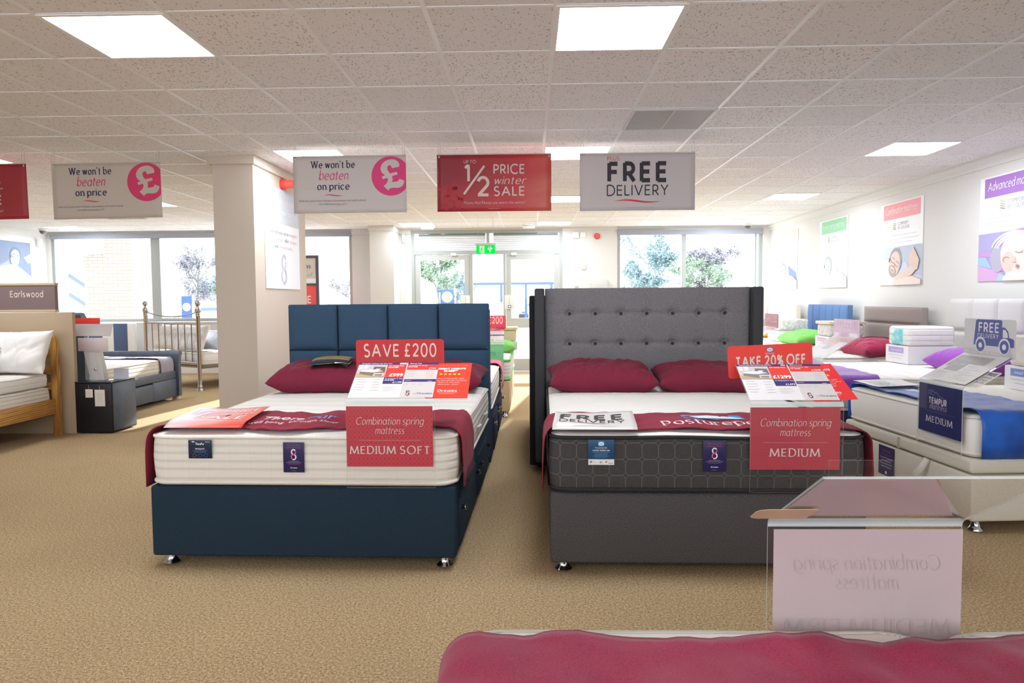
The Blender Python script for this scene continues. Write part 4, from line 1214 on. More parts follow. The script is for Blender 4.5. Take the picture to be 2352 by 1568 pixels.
banner('tilted white price-promise banner hanging nearer the window wall, past the pillar', -3.66, 6.2, 2.548, .945, .478, plain('#c5b8ab', .5), art_beaten(.945, .478, '#c5b8ab', '#d23a68'), .02, .014, 4)
banner('red winter sale banner cropped by the frame edge above the oak bed', -4.86, 6.2, 2.545, BW, .478, M_RB2, art_half(BW, .478), .03, .018, 5)

# exit sign
t = thing('exit_sign', 'green lit emergency exit sign hanging in front of the doors', 'exit sign', (-.706, 11.5, 2.212))
MB().b2(-.165, .165, -.03, .03, 0, .034, .004).build('housing', plain('#d6d7d4', .4), t)
M_EX = plain('#00d63c', .4, 0, .3, .75)
pl = MB().b2(-.150, .150, -.006, .006, -.138, 0, .002).build('panel', M_EX, t)
P = Print(.0008)
wt = '#ffffff'
P.rect(.048, .012, .130, .126, wt, 1)
G = M_EX
P.ell(.097, .108, .009, .009, G, 2)
P.line([(.092, .094), (.084, .062)], .016, G, 2); P.line([(.084, .062), (.098, .044), (.094, .020)], .010, G, 2); P.line([(.084, .062), (.074, .040), (.056, .034)], .010, G, 2)
P.line([(.092, .090), (.110, .080), (.118, .064)], .007, G, 2); P.line([(.090, .090), (.074, .082), (.066, .066)], .007, G, 2); P.rect(.048, .012, .072, .026, G, 2)
P.line([(.218, .022), (.218, .105)], .022, wt, 2); P.line([(.185, .072), (.218, .110), (.251, .072)], .024, wt, 2)
P.build('lettering', lambda x, y, l: (-.150+x, -.0065-l, -.138+y), pl)
for x in (-.12, .11, .125): MB().tube([(x, 0, .034), (x, 0, HC-2.212)], .002, 5).build('wire', plain('#c9c9c6', .4), t)

# fittings on the walls
def plate(name, label, cat, x, z, w, h, dp, m, y=YB, ang=None):
    o = MB().box(0, -dp/2, 0, w, dp, h, min(.012, dp*.4)).build(name, m, None, (x, y, z))
    return tag(o, label, cat)
plate('wall_sensor', 'white upright sensor box on the side wall of the entrance column', 'sensor', -2.345, 2.49, .06, .16, .05, plain('#f3f3f0', .5))
plate('wall_sensor', 'white sensor box in the corner beside the couple poster', 'sensor', -9.05, 2.45, .09, .15, .05, plain('#f0f0ee', .5), 13.15)
plate('junction_box', 'white square box high on the wall next to the doors', 'box', .845, 2.52, .12, .12, .04, plain('#e6e7ee', .5))
plate('junction_box', 'flat pale blanking plate beside the white square box', 'box', .98, 2.525, .10, .10, .012, plain('#ebebec', .5))
plate('light_switch', 'small cream wall switch on the white wall between doors and window', 'switch', .99, 1.945, .09, .11, .02, plain('#d9d7cb', .5))
plate('door_release', 'small white and green door release box just above the charcoal headboard', 'switch', .855, 1.60, .07, .05, .03, plain('#dfe8dc', .5))
plate('heater', 'grey wall heater box just above the charcoal headboard', 'heater', 1.28, 1.62, .30, .16, .08, plain('#d3d6d2', .5))
t = thing('fire_alarm', 'round red alarm sounder on the white wall beside the window', 'fire alarm', (1.236, YB, 2.50))
Rz = Matrix.Rotation(PI/2, 4, 'X')
MB().lathe([(.055, 0), (.055, .02), (.045, .035)], 24, Rz).build('base', plain('#d8403c', .4), t)
MB().lathe([(.04, .03), (.04, .05), (.02, .058)], 24, Rz).build('sounder', plain('#f0605a', .35), t)
t = thing('fire_alarm', 'red horn alarm sticking out of the beige pillar side', 'fire alarm', (-2.515, 7.30, 2.525))
Ry = Matrix.Rotation(PI/2, 4, 'Y')
MB().lathe([(.052, 0), (.052, .05), (.048, .055)], 24, Ry).build('base', plain('#e8483c', .4), t)
MB().lathe([(.048, .055), (.044, .06), (.040, .13), (.034, .13), (.034, .11), (.004, .11)], 24, Ry).build('horn', plain('#ee5a48', .4), t)

# posters
def wall_poster(label, o3, ux, w, h, bg, art, group=None, name='wall_poster'):
    """o3 lower corner, ux unit vector to the reader's right; the sheet stands off the wall by 1 cm"""
    ux = Vector(ux); n = ux.cross(Vector((0, 0, 1)))
    t = Vector(o3)
    F = lambda x, y, l=0.0: tuple(ux*(x-w/2) + Vector((0, 0, y)) + n*l)
    c = t+ux*(w/2)
    pts = [(0, 0), (w, 0), (w, h), (0, h)]
    o = MB().loft([[F(x, y, -.006) for x, y in pts], [F(x, y, .0) for x, y in pts]], True, True, True).build(name, bg, None, tuple(c), angle=20)
    tag(o, label, 'poster', group)
    art.build('lettering', lambda x, y, l: F(x, y, l+.0006), o)
    return o
PW = plain('#f3f2f2', .5)  # poster colours below are paled to paint in the glare haze
for (y, head, hc, pic, lb) in ((7.20, 'Advanced mattress', '#a678c4', pic_baby, 'wall poster with purple title bar and photo of a sleeping baby in a knitted hat'),
                               (9.19, 'Combination mattress', '#ef9a9e', pic_man, 'wall poster with pink-red title bar and photo of a sleeping bearded man'),
                               (11.095, 'Pocket spring mattress', '#8fcf9e', lambda P, a, b, c, d_: pic_pale(P, a, b, c, d_), 'wall poster with green title bar and haze-paled photo of a sleeper'),
                               (12.97, ['Traditional', 'spring mattress'], '#fbdcb4', lambda P, a, b, c, d_: pic_pale(P, a, b, c, d_, '#8b96ae', False, '#7686a6'), 'wall poster with haze-paled orange title bar, nearest the window')):
    wall_poster(lb, (XR-.008, y, 1.485), (0, -1, 0), .975, .99, PW, art_poster(head, hc, pic, .975, .99), 'mattress type posters')
wall_poster('grey-topped poster asking when the mattress was last replaced, on the pillar side', (-2.507, 6.80, 1.468), (0, 1, 0), 1.0, 1.0, plain('#eceeef', .5), art_pillar(1.0, 1.0))
P = Print(.001); W_, H_ = 1.9, .75
P.rect(0, 0, W_, H_, '#8391ab', 1); P.poly([(0, 0), (W_, 0), (W_, .14), (1.5, .36), (1.1, .30), (.7, .40), (.2, .3), (0, .34)], '#d6dbe5', 3)
face(P, 1.50, .47, .15, -14, '#beb4b4', '#8f8d99', '#76839c', 5); face(P, .86, .50, .14, 10, '#beb4b4', '#8f8d99', '#76839c', 5)
P.poly([(1.1, .0), (1.0, .2), (1.3, .33), (1.62, .27), (1.9, .1), (1.9, 0)], '#f4f6fb', 12); P.poly([(1.72, .48), (1.9, .56), (1.9, .40), (1.82, .38)], '#f6f7fb', 4)
wall_poster('blue-grey poster of a couple in bed on the wall beside the far window', (XL+.012, 11.03, 1.68), (0, 1, 0), W_, H_, plain('#b9c1d2', .5), P)

# poster stand by the window
t = thing('poster_stand', 'tall dark-framed floor stand with cream and red sale panels, half behind the pillar', 'display stand', (-4.15, 13.0, 0))
f = MB(); M_DK = plain('#5d5660', .5); t.scale = (1.03, 1, 1.015)
for a, b, c, e in ((-.31, -.26, .05, 2.14), (.26, .31, .05, 2.14), (-.26, .26, 2.09, 2.14), (-.26, .26, 1.60, 1.64), (-.26, .26, .75, .79)): f.b2(a, b, -.02, .02, c, e)
f.build('frame', M_DK, t); MB().b2(-.36, .36, -.22, .22, 0, .05, .01).build('foot', M_DK, t)
pn = MB().b2(-.26, .26, -.008, .008, 1.64, 2.09).build('panel', plain('#d8d0c6', .5), t)
P = Print(.001); P.st(.33, .27, .075, 'ns', '#34406a', 'roman', .12, 'l', width=.10); P.swoosh(.1, .40, .225, .006, .012, '#e08a86'); P.st(.36, .12, .075, 'of...', '#8a8a90', 'italic', .08, 'l', width=.14); P.rect(0, 0, .52, .085, '#f2f2f2')
P.build('lettering', lambda x, y, l: (-.26+x, -.009-l, 1.64+y), pn)
pn = MB().b2(-.26, .26, -.008, .008, .79, 1.60).build('panel', plain('#ef5a56', .5), t)
P = Print(.001); P.st(.43, .50, .125, 'PRICE', '#f6e6e2', 'sans', .11, 'r', width=.40); P.st(.43, .335, .13, 'winter', '#f6e6e2', 'italic', .09, 'r', width=.40); P.st(.43, .16, .125, 'SALE', '#f6e6e2', 'sans', .11, 'r', width=.40)
P.build('lettering', lambda x, y, l: (-.26+x, -.009-l, .79+y), pn)
# ------------------------------------------------------------------ blue divan
def rotp(loc, rz, x, y):
    return (loc[0]+x*math.cos(rz)-y*math.sin(rz), loc[1]+x*math.sin(rz)+y*math.cos(rz))
def hb_blue(t, L):
    mb = MB().use(M_BLUE_LIT)
    w = 1.56
    mb.b2(-w/2, w/2, L+.012, L+.085, .12, 1.315, .012, 3)
    panel_grid(mb, [-w/2+.004, -w/4, 0, w/4, w/2-.004], [.30, .66, .965, 1.308], L+.014, .02, .028, plain('#16222e', .9))
    mb.build('headboard', M_BLUE_LIT, t, angle=60)
LB, RB = (-1.148, 3.506), -.024
divan('navy blue fabric divan bed with panelled headboard and side drawers', LB, RB, 1.545, 2.0, M_BLUE, .06, .420, 2, hb_blue)
def tags_blue(t):
    w, h = .118, .092
    o = MB().b2(0, w, -.013, -.010, 0, h, .0005).build('swing_tag', plain('#14233f', .35), t, (-.557, -.006, .144)); art_tagA(w, h).build('lettering', lambda x, y, l: (x, -.0133-l, y), o)
    w, h = .105, .15
    o = MB().b2(0, w, -.013, -.010, 0, h, .0005).build('swing_tag', plain('#2b2454', .35), t, (-.078, -.006, .076)); art_tag8(w, h).build('lettering', lambda x, y, l: (x, -.0133-l, y), o)
    for k, y in enumerate((.42, 1.05, 1.55)):
        MB().tube([(.783, y-.05, .12), (.797, y-.03, .125), (.800, y, .127), (.797, y+.03, .125), (.783, y+.05, .12)], .008, 6).build('handle', M_PIPE, t)
mattress('white mattress with cream piping on the navy blue bed', LB, RB, 1.545, 1.99, .420, .264, M_WSIDE, M_TICK, M_PIPE, None, .09, 2, .009, tags_blue)
ob, SB = runner('maroon bed runner with white lettering across the navy blue bed foot', LB, RB, 1.545, .685, .280, .045, .53, M_RUN, 2, .026, .060, 'maroon bed runners')
P = Print(.0008)
P.tx(-.30, .235, .105, 'Thera', '#efe3df', 'l', 1, bold=.015, width=.24); P.tx(-.05, .255, .085, 'Pur', '#8f8fd0', 'l', 1, bold=.015, width=.15)
P.tx(-.33, .150, .040, 'well being', '#efe3df', 'l', 1, width=.19); P.tx(-.12, .165, .050, 'through sleep', '#efe3df', 'l', 1, width=.26)
P.build('lettering', SB, ob)
leaflet('glossy red sale leaflet lying on the maroon runner of the navy bed', SB, -.70, -.30, .015, .52, m_gradient_card('sale_leaflet_glare', '#e6e2e6', '#e5705c', '#e23a22'), art_leaf(.40, .505, '#f1e6e2'), LB, RB, .006, None, .012, -.10, zf=.712)  # white end of the gradient is glare painted on the sheet
P1 = rotp(LB, RB, -.40, 1.70); pillow('plump maroon pillow under the fabric swatches on the navy bed', (P1[0], P1[1], .708+.090), RB+.03, .72, .50, .215, M_MAROON, 3, .12, 0, 'maroon pillows')
P1 = rotp(LB, RB, .40, 1.71); pillow('maroon pillow mostly hidden behind the red save sign on the navy bed', (P1[0], P1[1], .708+.084), RB-.02, .76, .48, .195, M_MAROON, 8, .10, 0, 'maroon pillows')
# swatch book
P1 = rotp(LB, RB, -.32, 1.60)
t = thing('swatch_book', 'folded tan and blue fabric swatch book lying on the maroon pillow', 'fabric samples', (P1[0], P1[1], .910), RB+.05)
for i, (c, w) in enumerate((('#4a4744', .27), ('#36506e', .26), ('#565048', .262), ('#8a7a58', .26))):
    MB().grid(lambda u, v: (w*(u-.5)+.006*i, .20*(v-.5)+.004*math.sin(9*u+i), .009*i-.030*abs(2*u-1)**3*(1-.2*i)+.010*math.sin(v*3)), 14, 8).build('swatch', fabric('swatch_%d' % i, c, c, 300, .9, .3), t).modifiers.new('s', 'SOLIDIFY').thickness = .006
MB().tube([(-.135, -.075, -.018), (.10, -.105, .0), (.145, -.095, -.012), (.155, -.06, .0)], .0028, 6).build('clip', M_CHROME, t)
# sign
M_LAT = m_lattice('red_lattice_card', '#c23448', '#8f1f30', '#d95a62')
M_LATR = m_lattice('rose_lattice_card', '#bd4150', '#a23243', '#c6525c', .014, .014)
RED = plain('#cc3338', .4); ORED = plain('#f04a34', .4); WHITE_C = plain('#efecea', .4)
def art_header(txt, w, h, c='#e5d2c9', style='sans', weight=.115, width=None, y=.36, hh=.42):
    P = Print(.0005); P.st(w*.5, h*y, h*hh, txt, c, style, weight, 'c', 2, width=width); return P
S1 = rotp(LB, RB, .462, -.026)
sign_holder('clear sign holder with red save header and medium soft card, at navy bed foot', (S1[0], S1[1], .425), RB+.012, .437, .433, .285, .155,
    insert=(.425, .298, M_LAT, art_insert([('Combination spring', .70, .118, .78), ('mattress', .545, .118, .33)], 'MEDIUM SOFT', .425, .298, tw=.93), None, .103),
    price=(.42, .297, WHITE_C, art_price('Tranquility mattress with divan base', '\u00a3999', "As displayed 5' king", '\u00a31199', '4\'6" double from', '\u00a3799'), -.004),
    header=(.465, .158, RED, art_header('SAVE \u00a3200', .465, .158, width=.385, y=.44, hh=.40), -.002, .004, .022),
    side=(.21, .300, ORED, art_review(.21, .300), .272, .008, .0), group='clear sign holders on bed feet')

# ------------------------------------------------------------------ charcoal divan
LG, RG = (.846, 3.435), -.018
def hb_grey(t, L):
    w, z0, z1 = 1.545, .10, 1.425
    bx = [(-.585+.195*i) for i in range(7)]; bz = (1.005, 1.232)
    y = L+.03
    def f(u, v):
        x = -w/2+w*u; z = z0+(z1-z0)*v
        e = (1-abs(2*u-1)**40)*(1-abs(2*v-1)**60)
        dep = .022*max(e, 0)**.5
        for zz in bz:
            dep -= .010*math.exp(-((z-zz)/.016)**2)*(1 if abs(x) < .62 else .4)
            for b in bx:
                r2 = ((x-b)**2+(z-zz)**2); dep -= .020*math.exp(-r2/.0009) + .006*math.exp(-((x-b)**2)/.0008-((z-zz)/.07)**2)
        return (x, y-dep, z)
    mb = MB().grid(f, 150, 110)
    mb.b2(-w/2, w/2, y, y+.07, z0, z1, .01)
    mb.build('headboard', M_GREY_LIT, t, angle=60)
    for zz in bz:
        for b in bx: MB().lathe([(.013, 0), (.012, .005), (.007, .009), (.001, .010)], 14, Matrix.Translation((b, y-.001, zz)) @ Matrix.Rotation(PI/2, 4, 'X')).build('button', plain('#3b3836', .8), t)
    for s in (-1, 1):
        MB().b2(s*(w/2+.002), s*(w/2+.078), y-.095, y+.075, z0, z1, .014, 3).build('wing', M_GREYD, t)
divan('charcoal fabric divan bed with tall buttoned wing headboard', LG, RG, 1.51, 2.03, M_GREY, .055, .402, 0, hb_grey)
def tags_grey(t):
    w, h = .124, .122
    o = MB().b2(0, w, -.013, -.010, 0, h, .0005).build('swing_tag', plain('#1f4a6e', .35), t, (-.572, -.006, .144)); art_tagB(w, h).build('lettering', lambda x, y, l: (x, -.0133-l, y), o)
    w, h = .108, .15
    o = MB().b2(0, w, -.013, -.010, 0, h, .0005).build('swing_tag', plain('#2b2454', .35), t, (-.026, -.006, .112)); art_tag8(w, h).build('lettering', lambda x, y, l: (x, -.0133-l, y), o)
mattress('mattress with dark octagon-stitched border and white top on the charcoal bed', LG, RG, 1.51, 2.0, .402, .291, M_OCT, M_TICK2, M_DPIPE, None, .09, 5, .0095, tags_grey)
ob, SG = runner('maroon bed runner with blue and white emblem across the charcoal bed', LG, RG, 1.51, .694, .29, .03, .50, M_RUN, 6, .016, .03, 'maroon bed runners')
P = Print(.0008)
P.rr(-.06, .255, .25, .40, .012, '#3f9ada', 1); P.poly([(-.03, .305), (.08, .385), (.20, .33), (.24, .275), (.10, .262)], '#eef1f4', 2); P.tx(.095, .295, .05, 'Sealy', '#2a4166', 'c', 3, shear=.3, bold=.02, width=.17)
P.st(-.19, .115, .120, 'Posturepedic', '#efe0da', 'roman', .11, 'l', 1, width=.60, space=.07)
P.build('lettering', SG, ob)
leaflet('white free delivery leaflet lying on the runner of the charcoal bed', SG, -.745, -.335, -.012, .42, plain('#dcd8d4', .35), art_free_leaf(.41, .43, '#37352f', '#c4463f', '#8d8a86'), LG, RG, .004, None, .006, .06, zf=.716)
P1 = rotp(LG, RG, -.375, 1.70); pillow('creased maroon pillow nearest the aisle on the charcoal bed', (P1[0], P1[1], .694+.098), RG+.02, .76, .50, .215, M_MAROON, 13, .12, 0, 'maroon pillows', wr=1.3)
P1 = rotp(LG, RG, .375, 1.70); pillow('maroon pillow beside the red take-off sign on the charcoal bed', (P1[0], P1[1], .694+.092), RG-.02, .74, .50, .200, M_MAROON, 17, .12, 0, 'maroon pillows', wr=1.2)
P = Print(.0005); w, h = .425, .155
badge(P, w*.5, h*.89, .030); P.st(w*.5, h*.745, h*.055, 'Posturepedic', '#f2dfd8', 'roman', .1, 'c', width=.046); P.st(w*.505, h*.385, h*.30, 'TAKE 20% OFF', '#e9d8cf', 'sans', .155, 'c', 2, width=w*.83, space=.12)
S2 = rotp(LG, RG, .408, -.026)
sign_holder('clear sign holder with red take-off header and medium card, at charcoal bed foot', (S2[0], S2[1], .418), RG+.0, .432, .430, .285, .152,
    insert=(.42, .298, M_LATR, art_insert([('Combination spring', .70, .118, .78), ('mattress', .545, .118, .33)], 'MEDIUM', .42, .298, tw=.56), None, .108),
    price=(.42, .297, WHITE_C, art_price('Pocket Premier 2200 mattress with divan base', '\u00a31299', "As displayed 5' king", '\u00a31479', '4\'6" double from', '\u00a31049', False, '#8d8a8a', '#7e7a80', '#d2cfcb', True), -.004),
    header=(w, .165, plain('#ef4438', .4), P, -.036, .048, .048),
    side=(.21, .300, plain('#ee3a3c', .4), art_review(.21, .300), .190, .010, .10), group='clear sign holders on bed feet')

# ------------------------------------------------------------------ bed at the bottom edge of the frame, its foot away from the camera
M_FGP = m_ticking('striped_tape', '#a9a79d', '#d9d6cc', scale=60, dist=0)
LF, RF = (.87, 1.585), PI
divan('divan bed under the maroon runner at the bottom frame edge', LF, RF, 2.06, 1.95, fabric('taupe_weave', '#6a625a', '#847a70', 460), .05, .34, 0, None)
for lx, lb, sd in ((.525, 'white mattress with striped tape edge in the bottom foreground, nearer the aisle', 1), (-.525, 'white mattress with striped tape edge in the bottom foreground, behind the sign base', 4)):
    p = rotp(LF, RF, lx, 0)
    mattress(lb, p, RF, 1.02, 1.94, .34, .262, M_WSIDE, M_TICK, M_FGP, 'foreground mattresses', .10, sd, .011)
ob, SF = runner('maroon runner spread across the two foreground mattresses', LF, RF, 2.07, .604, .26, .085, .75, M_RUNF, 9, .026, .03, 'maroon bed runners')
BACKT = plain('#b1a09e', .5)
Pm = Print(.0004)
Pm.st(.21, .205, .034, 'Combination spring', BACKT, 'italic', .072, 'c', 1, width=.33); Pm.st(.21, .160, .034, 'mattress', BACKT, 'italic', .072, 'c', 1, width=.14); Pm.st(.21, .055, .036, 'MEDIUM FIRM', BACKT, 'roman', .12, 'c', 1, width=.38)
M_PINK = m_translucent('pink_card_back', '#dcc6bf', .6)
sign_holder('large clear sign holder seen from behind, foreground, with blank rose card back', (.757, 1.628, .385), PI+.004, .437, .455, .30, .165,
    insert=(.425, .298, plain('#b9a6a4', .45), None, Pm, .132),
    cards=(('price_card', lambda x, y, l, tr, pa: tr(x, y, l), [(-.185, .015), (.205, .015), (.205, .32), (.0, .32)], M_PINK, None),
           ('coupon_card', lambda x, y, l, tr, pa: tr(x, y, l-.010), [(.15, .035), (.255, .035), (.270, .041), (.277, .052), (.277, .100), (.270, .112), (.255, .118), (.15, .118)], plain('#d8bd97', .5), None)),
    group='clear sign holders on bed feet')

# ------------------------------------------------------------------ ottoman bed with blue runner
LE, RE = (2.434, 4.76), math.radians(-86.7)
t = divan('cream ottoman storage bed with fabric pull straps, beside the charcoal bed', LE, RE, 1.42, 1.80, M_CREAM, .07, .335, 0, None)
MB().b2(-.715, .715, -.012, 1.805, .345, .425, .018, 3).build('lid', M_CREAM, t, angle=50)
for x in (-.52, .31): MB().tube([(x, -.012, .345), (x-.01, -.03, .30), (x-.05, -.045, .24), (x-.09, -.03, .20), (x-.10, -.014, .19)], [.018, .020, .022, .020, .016], 8).build('pull_strap', M_PIPE, t)
MB().b2(-.012, .012, -.016, -.010, .347, .42).build('seam_tab', plain('#b9b0a0', .8), t)
MB().b2(-.71, .71, 1.815, 1.87, .1, 1.15, .012, 3).build('headboard', M_CREAM, t)
w, h = .19, .20
o = MB().b2(0, w, -.0035, -.0025, 0, h).build('notice', plain('#35285c', .4), t, (-.25, -.002, .125))
P = Print(.0005); P.st(w*.5, h*.80, h*.09, 'Take it easy', '#b0507e', 'italic', .09, width=w*.5); P.rect(w*.15, h*.70, w*.85, h*.707, '#8a80a8')
for i, (s_, ww) in enumerate((('Let us provide a full demonstration', .80), ('on how to operate this bed.', .62), ('Please keep your children from', .74), ('enjoying the storage space', .64))): P.tx(w*.5, h*(.58-.10*i), h*.055, s_, '#d9d4e2', width=w*ww)
P.ell(w*.5, h*.10, w*.06, w*.06, '#e6e2ee')
P.build('lettering', lambda x, y, l: (x, -.0038-l, y), o)
mattress('thick white mattress with ribbed top on the cream ottoman bed', LE, RE, 1.40, 1.79, .43, .245, plain('#f3eee4', .8), M_RIB, plain('#e2dacb', .8), None, .08, 3, .006)
M_RBL = N('royal_blue_satin'); M_RBL.color(M_RBL.ramp(M_RBL.noise(5, 3), [(.35, '#0d3f92'), (.65, '#1c62c8')])); M_RBL.set(.35, 0, .4); M_RBL.b.inputs['Sheen Weight'].default_value = .2; M_RBL = M_RBL.m
ob, SE = runner('royal blue satin runner across the cream ottoman bed', LE, RE, 1.40, .676, .24, .035, .56, M_RBL, 4, .018, .02, None)
P = Print(.0008); P.tx(-.47, .17, .12, 'TEMPUR', '#e8eef6', 'l', 1, bold=.03, width=.5); P.build('lettering', SE, ob)
P = Print(.0008)
P.st(.06, .10, .10, 'FREE', '#b9c4c8', 'sans', .10, 'l', 1, width=.24); P.st(.06, .05, .05, 'DELIVERY', '#b9c4c8', 'sans', .08, 'l', 1, width=.26)
leaflet('plain white leaflet lying at the far end of the royal blue runner', SE, -.69, -.33, .03, .40, plain('#e6e4df', .4), P, LE, RE, .006, None, .004)
S3 = rotp(LE, RE, .445, -.030)
NAVYC = plain('#2d3068', .4)
P = Print(.0004)
for i, (a, b, c, d_) in enumerate(((20, 150, 190, 270), (60, 108, 190, 148), (195, 190, 330, 270))): P.rect(a*.001, b*.001, c*.001, d_*.001, '#b0aca8', 1)
P.tx(.11, .215, .018, 'WITH BASE', '#d8d5d1', width=.12); P.tx(.125, .165, .020, '\u00a31,799', '#e6e3df', width=.1)
for i in range(9): P.rect(.21+.03*(i % 2), (.17-.017*i), .30+.04*(i % 3), (.172-.017*i), '#b7b3ae', 2)
for i in range(6): P.rect(.03, (.09-.013*i), .16-.02*(i % 2), (.092-.013*i), '#c2beb9', 2)
Pc = Print(.0004)
Pc.tx(.292, .135, .028, 'FREE', '#2f3a86', 'r', 2, bold=.02, width=.085); Pc.tx(.292, .105, .018, 'TEMPUR', '#4a4f80', 'r', 2, width=.09); Pc.tx(.292, .080, .016, 'MATTRESS', '#4a4f80', 'r', 2, width=.10); Pc.tx(.292, .056, .016, 'PROTECTOR', '#4a4f80', 'r', 2, width=.11)
for y in (.035, .025): Pc.rect(.22, y, .285, y+.002, '#a8a08f', 2)
sign_holder('clear sign holder with navy card and delivery van header, on the cream bed foot', (S3[0], S3[1], .428), RE-.03, .445, .405, .285, .16,
    insert=(.43, .297, NAVYC, art_insert([('mattress', .49, .115, .39)], 'MEDIUM', .43, .297, '#dcd5dc', '#7a78a0', 'TEMPUR', .62), None, .090),
    price=(.42, .297, plain('#dedad6', .4), P, -.004),
    header=(.46, .225, m_translucent('van_card', '#dfdcdb', .96), art_van(.46, .225), .0, .0),
    cards=(('coupon_card', lambda x, y, l, tr, pa: tr(x, y, l-.010), rrect(.10, .305, .012, .175, .012, 4), plain('#e3dac8', .5), Pc),), group='clear sign holders on bed feet')
M_SAMPLE = m_quilt_side('sample_quilt', '#efece6', '#d5d0c7', [.17, .22, .27, .33], .09, .6)
def sample(label, x, y0, y1, z, hc, hb, block, tab, words, x1=.44, lid=None, window_=None):
    """cut-away mattress sample in a white card tray; its lettered end faces the aisle (-X)"""
    t = thing('mattress_sample', label, 'mattress sample', (x, (y0+y1)/2, z), -PI/2, 'cut-away mattress samples on the display beds')
    w = y1-y0
    MB().b2(-w/2, w/2, 0, x1, 0, hc).build('card_tray', plain('#efeeee', .5), t)
    P = Print(.0008)
    P.rect(w*.14, hc*.58, w*.80, hc*.90, tab, 1); P.st(w*.47, hc*.68, hc*.13, words, '#ffffff', 'italic', .1, 'c', 2, width=w*.48)
    for i, q in enumerate((.66, .46)): P.rect(w*(.47-q/2), hc*(.42-.16*i), w*(.47+q/2), hc*(.45-.16*i), '#c9c4d0', 1)
    P.build('lettering', lambda a, b, l: (-w/2+a, -.0008-l, b), t)
    MB().b2(-w/2+.015, w/2-.015, .012, x1-.012, hc, hc+hb, .03, 4).build('foam_block', block, t, angle=60)
    if lid: MB().b2(-w/2-.005, w/2+.005, .0, x1+.005, hc+hb, hc+hb+.035, .004).build('lid', lid, t)
    if window_:
        MB().b2(-w/2+.10, w/2-.13, .004, .02, hc+.01, hc+hb-.025, .004).build('gel_insert', window_, t)
    return t
M_GEL = N('turquoise_gel'); M_GEL.color(M_GEL.ramp(M_GEL.noise(14, 3), [(.3, '#57b9bf'), (.6, '#8fd6da'), (.8, '#d7f2f2')])); M_GEL.set(.2, 0, .5); M_GEL = M_GEL.m
M_SPR = N('pocket_springs'); w_ = M_SPR.n('ShaderNodeTexVoronoi'); w_.inputs['Scale'].default_value = 28; M_SPR.l(M_SPR.coord(), w_.inputs[0]); M_SPR.color(M_SPR.ramp(w_.outputs[0], [(.2, '#ece9e4'), (.7, '#cfcbc5')])); M_SPR.set(.8, 0, .2); M_SPR.bump(w_.outputs[0], -.5, .01); M_SPR = M_SPR.m
sample('white rounded mattress sample in a blue-labelled tray on the cream ottoman bed', 3.42, 4.80, 5.26, .682, .165, .22, M_RIB, '#7f94d6', 'mattress')

# ------------------------------------------------------------------ beds with their heads to the poster wall
def hb_channels(m, w, z0, z1, n, back=.07, puff=.02, curve=0.0):
    def f(t, L):
        mb = MB(); mb.b2(-w/2, w/2, L+.02, L+.02+back, z0, z1, .012, 3)
        panel_grid(mb, [-w/2+w*i/n for i in range(n+1)], [z0+.05, z1-.004], L+.022, .02, puff)
        mb.build('headboard', m, t, angle=60)
    return f
def hb_rows(m, w, zs, ncol=1, puff=.03):
    def f(t, L):
        mb = MB(); mb.b2(-w/2, w/2, L+.02, L+.09, zs[0]-.05, zs[-1], .012, 3)
        panel_grid(mb, [-w/2+w*i/ncol for i in range(ncol+1)], zs, L+.024, .02, puff)
        mb.build('headboard', m, t, angle=60)
    return f
RW = -PI/2
M_LGREY = fabric('silver_velvet', '#c6c3c0', '#d8d5d2', 400, .9, .2)
M_TAUPE = fabric('taupe_tweed', '#8a7f7a', '#a89d98', 340, .95, .4)
M_SKY = fabric('denim_blue_weave', '#5a76a8', '#7591c0', 420, .95, .3)
M_IVORY = fabric('ivory_weave', '#ddd4c6', '#efe8dc', 420, .95, .25)
M_BSIDE = m_quilt_side('ribbed_beige_border', '#e2dccf', '#c2b9a8', [.03, .225], .03, .7)
M_PURP = fabric('purple_cloth', '#8a3aa8', '#a85cc4', 260, .6, .15, .3, .12)
M_PURPD = fabric('purple_runner', '#7b3f9c', '#9a62bd', 260, .55, .15, .4, .15)
M_GREENP = fabric('green_cloth', '#6fb64e', '#93d873', 260, .7, .15, .2, .1)
M_REDP = fabric('crimson_cloth', '#9c2b4c', '#b83c60', 260, .7, .15, .25, .12)
M_YEL = fabric('yellow_cloth', '#e3a21c', '#f2b93a', 260, .7, .15)
DFN = [  # y centre, width, foot x, top z
  ('D', 6.62, 1.47, 2.33, .69), ('C', 8.565, 1.35, 2.47, .70), ('B', 10.395, 1.37, 2.42, .70), ('A', 12.225, 1.35, 2.42, .70)]
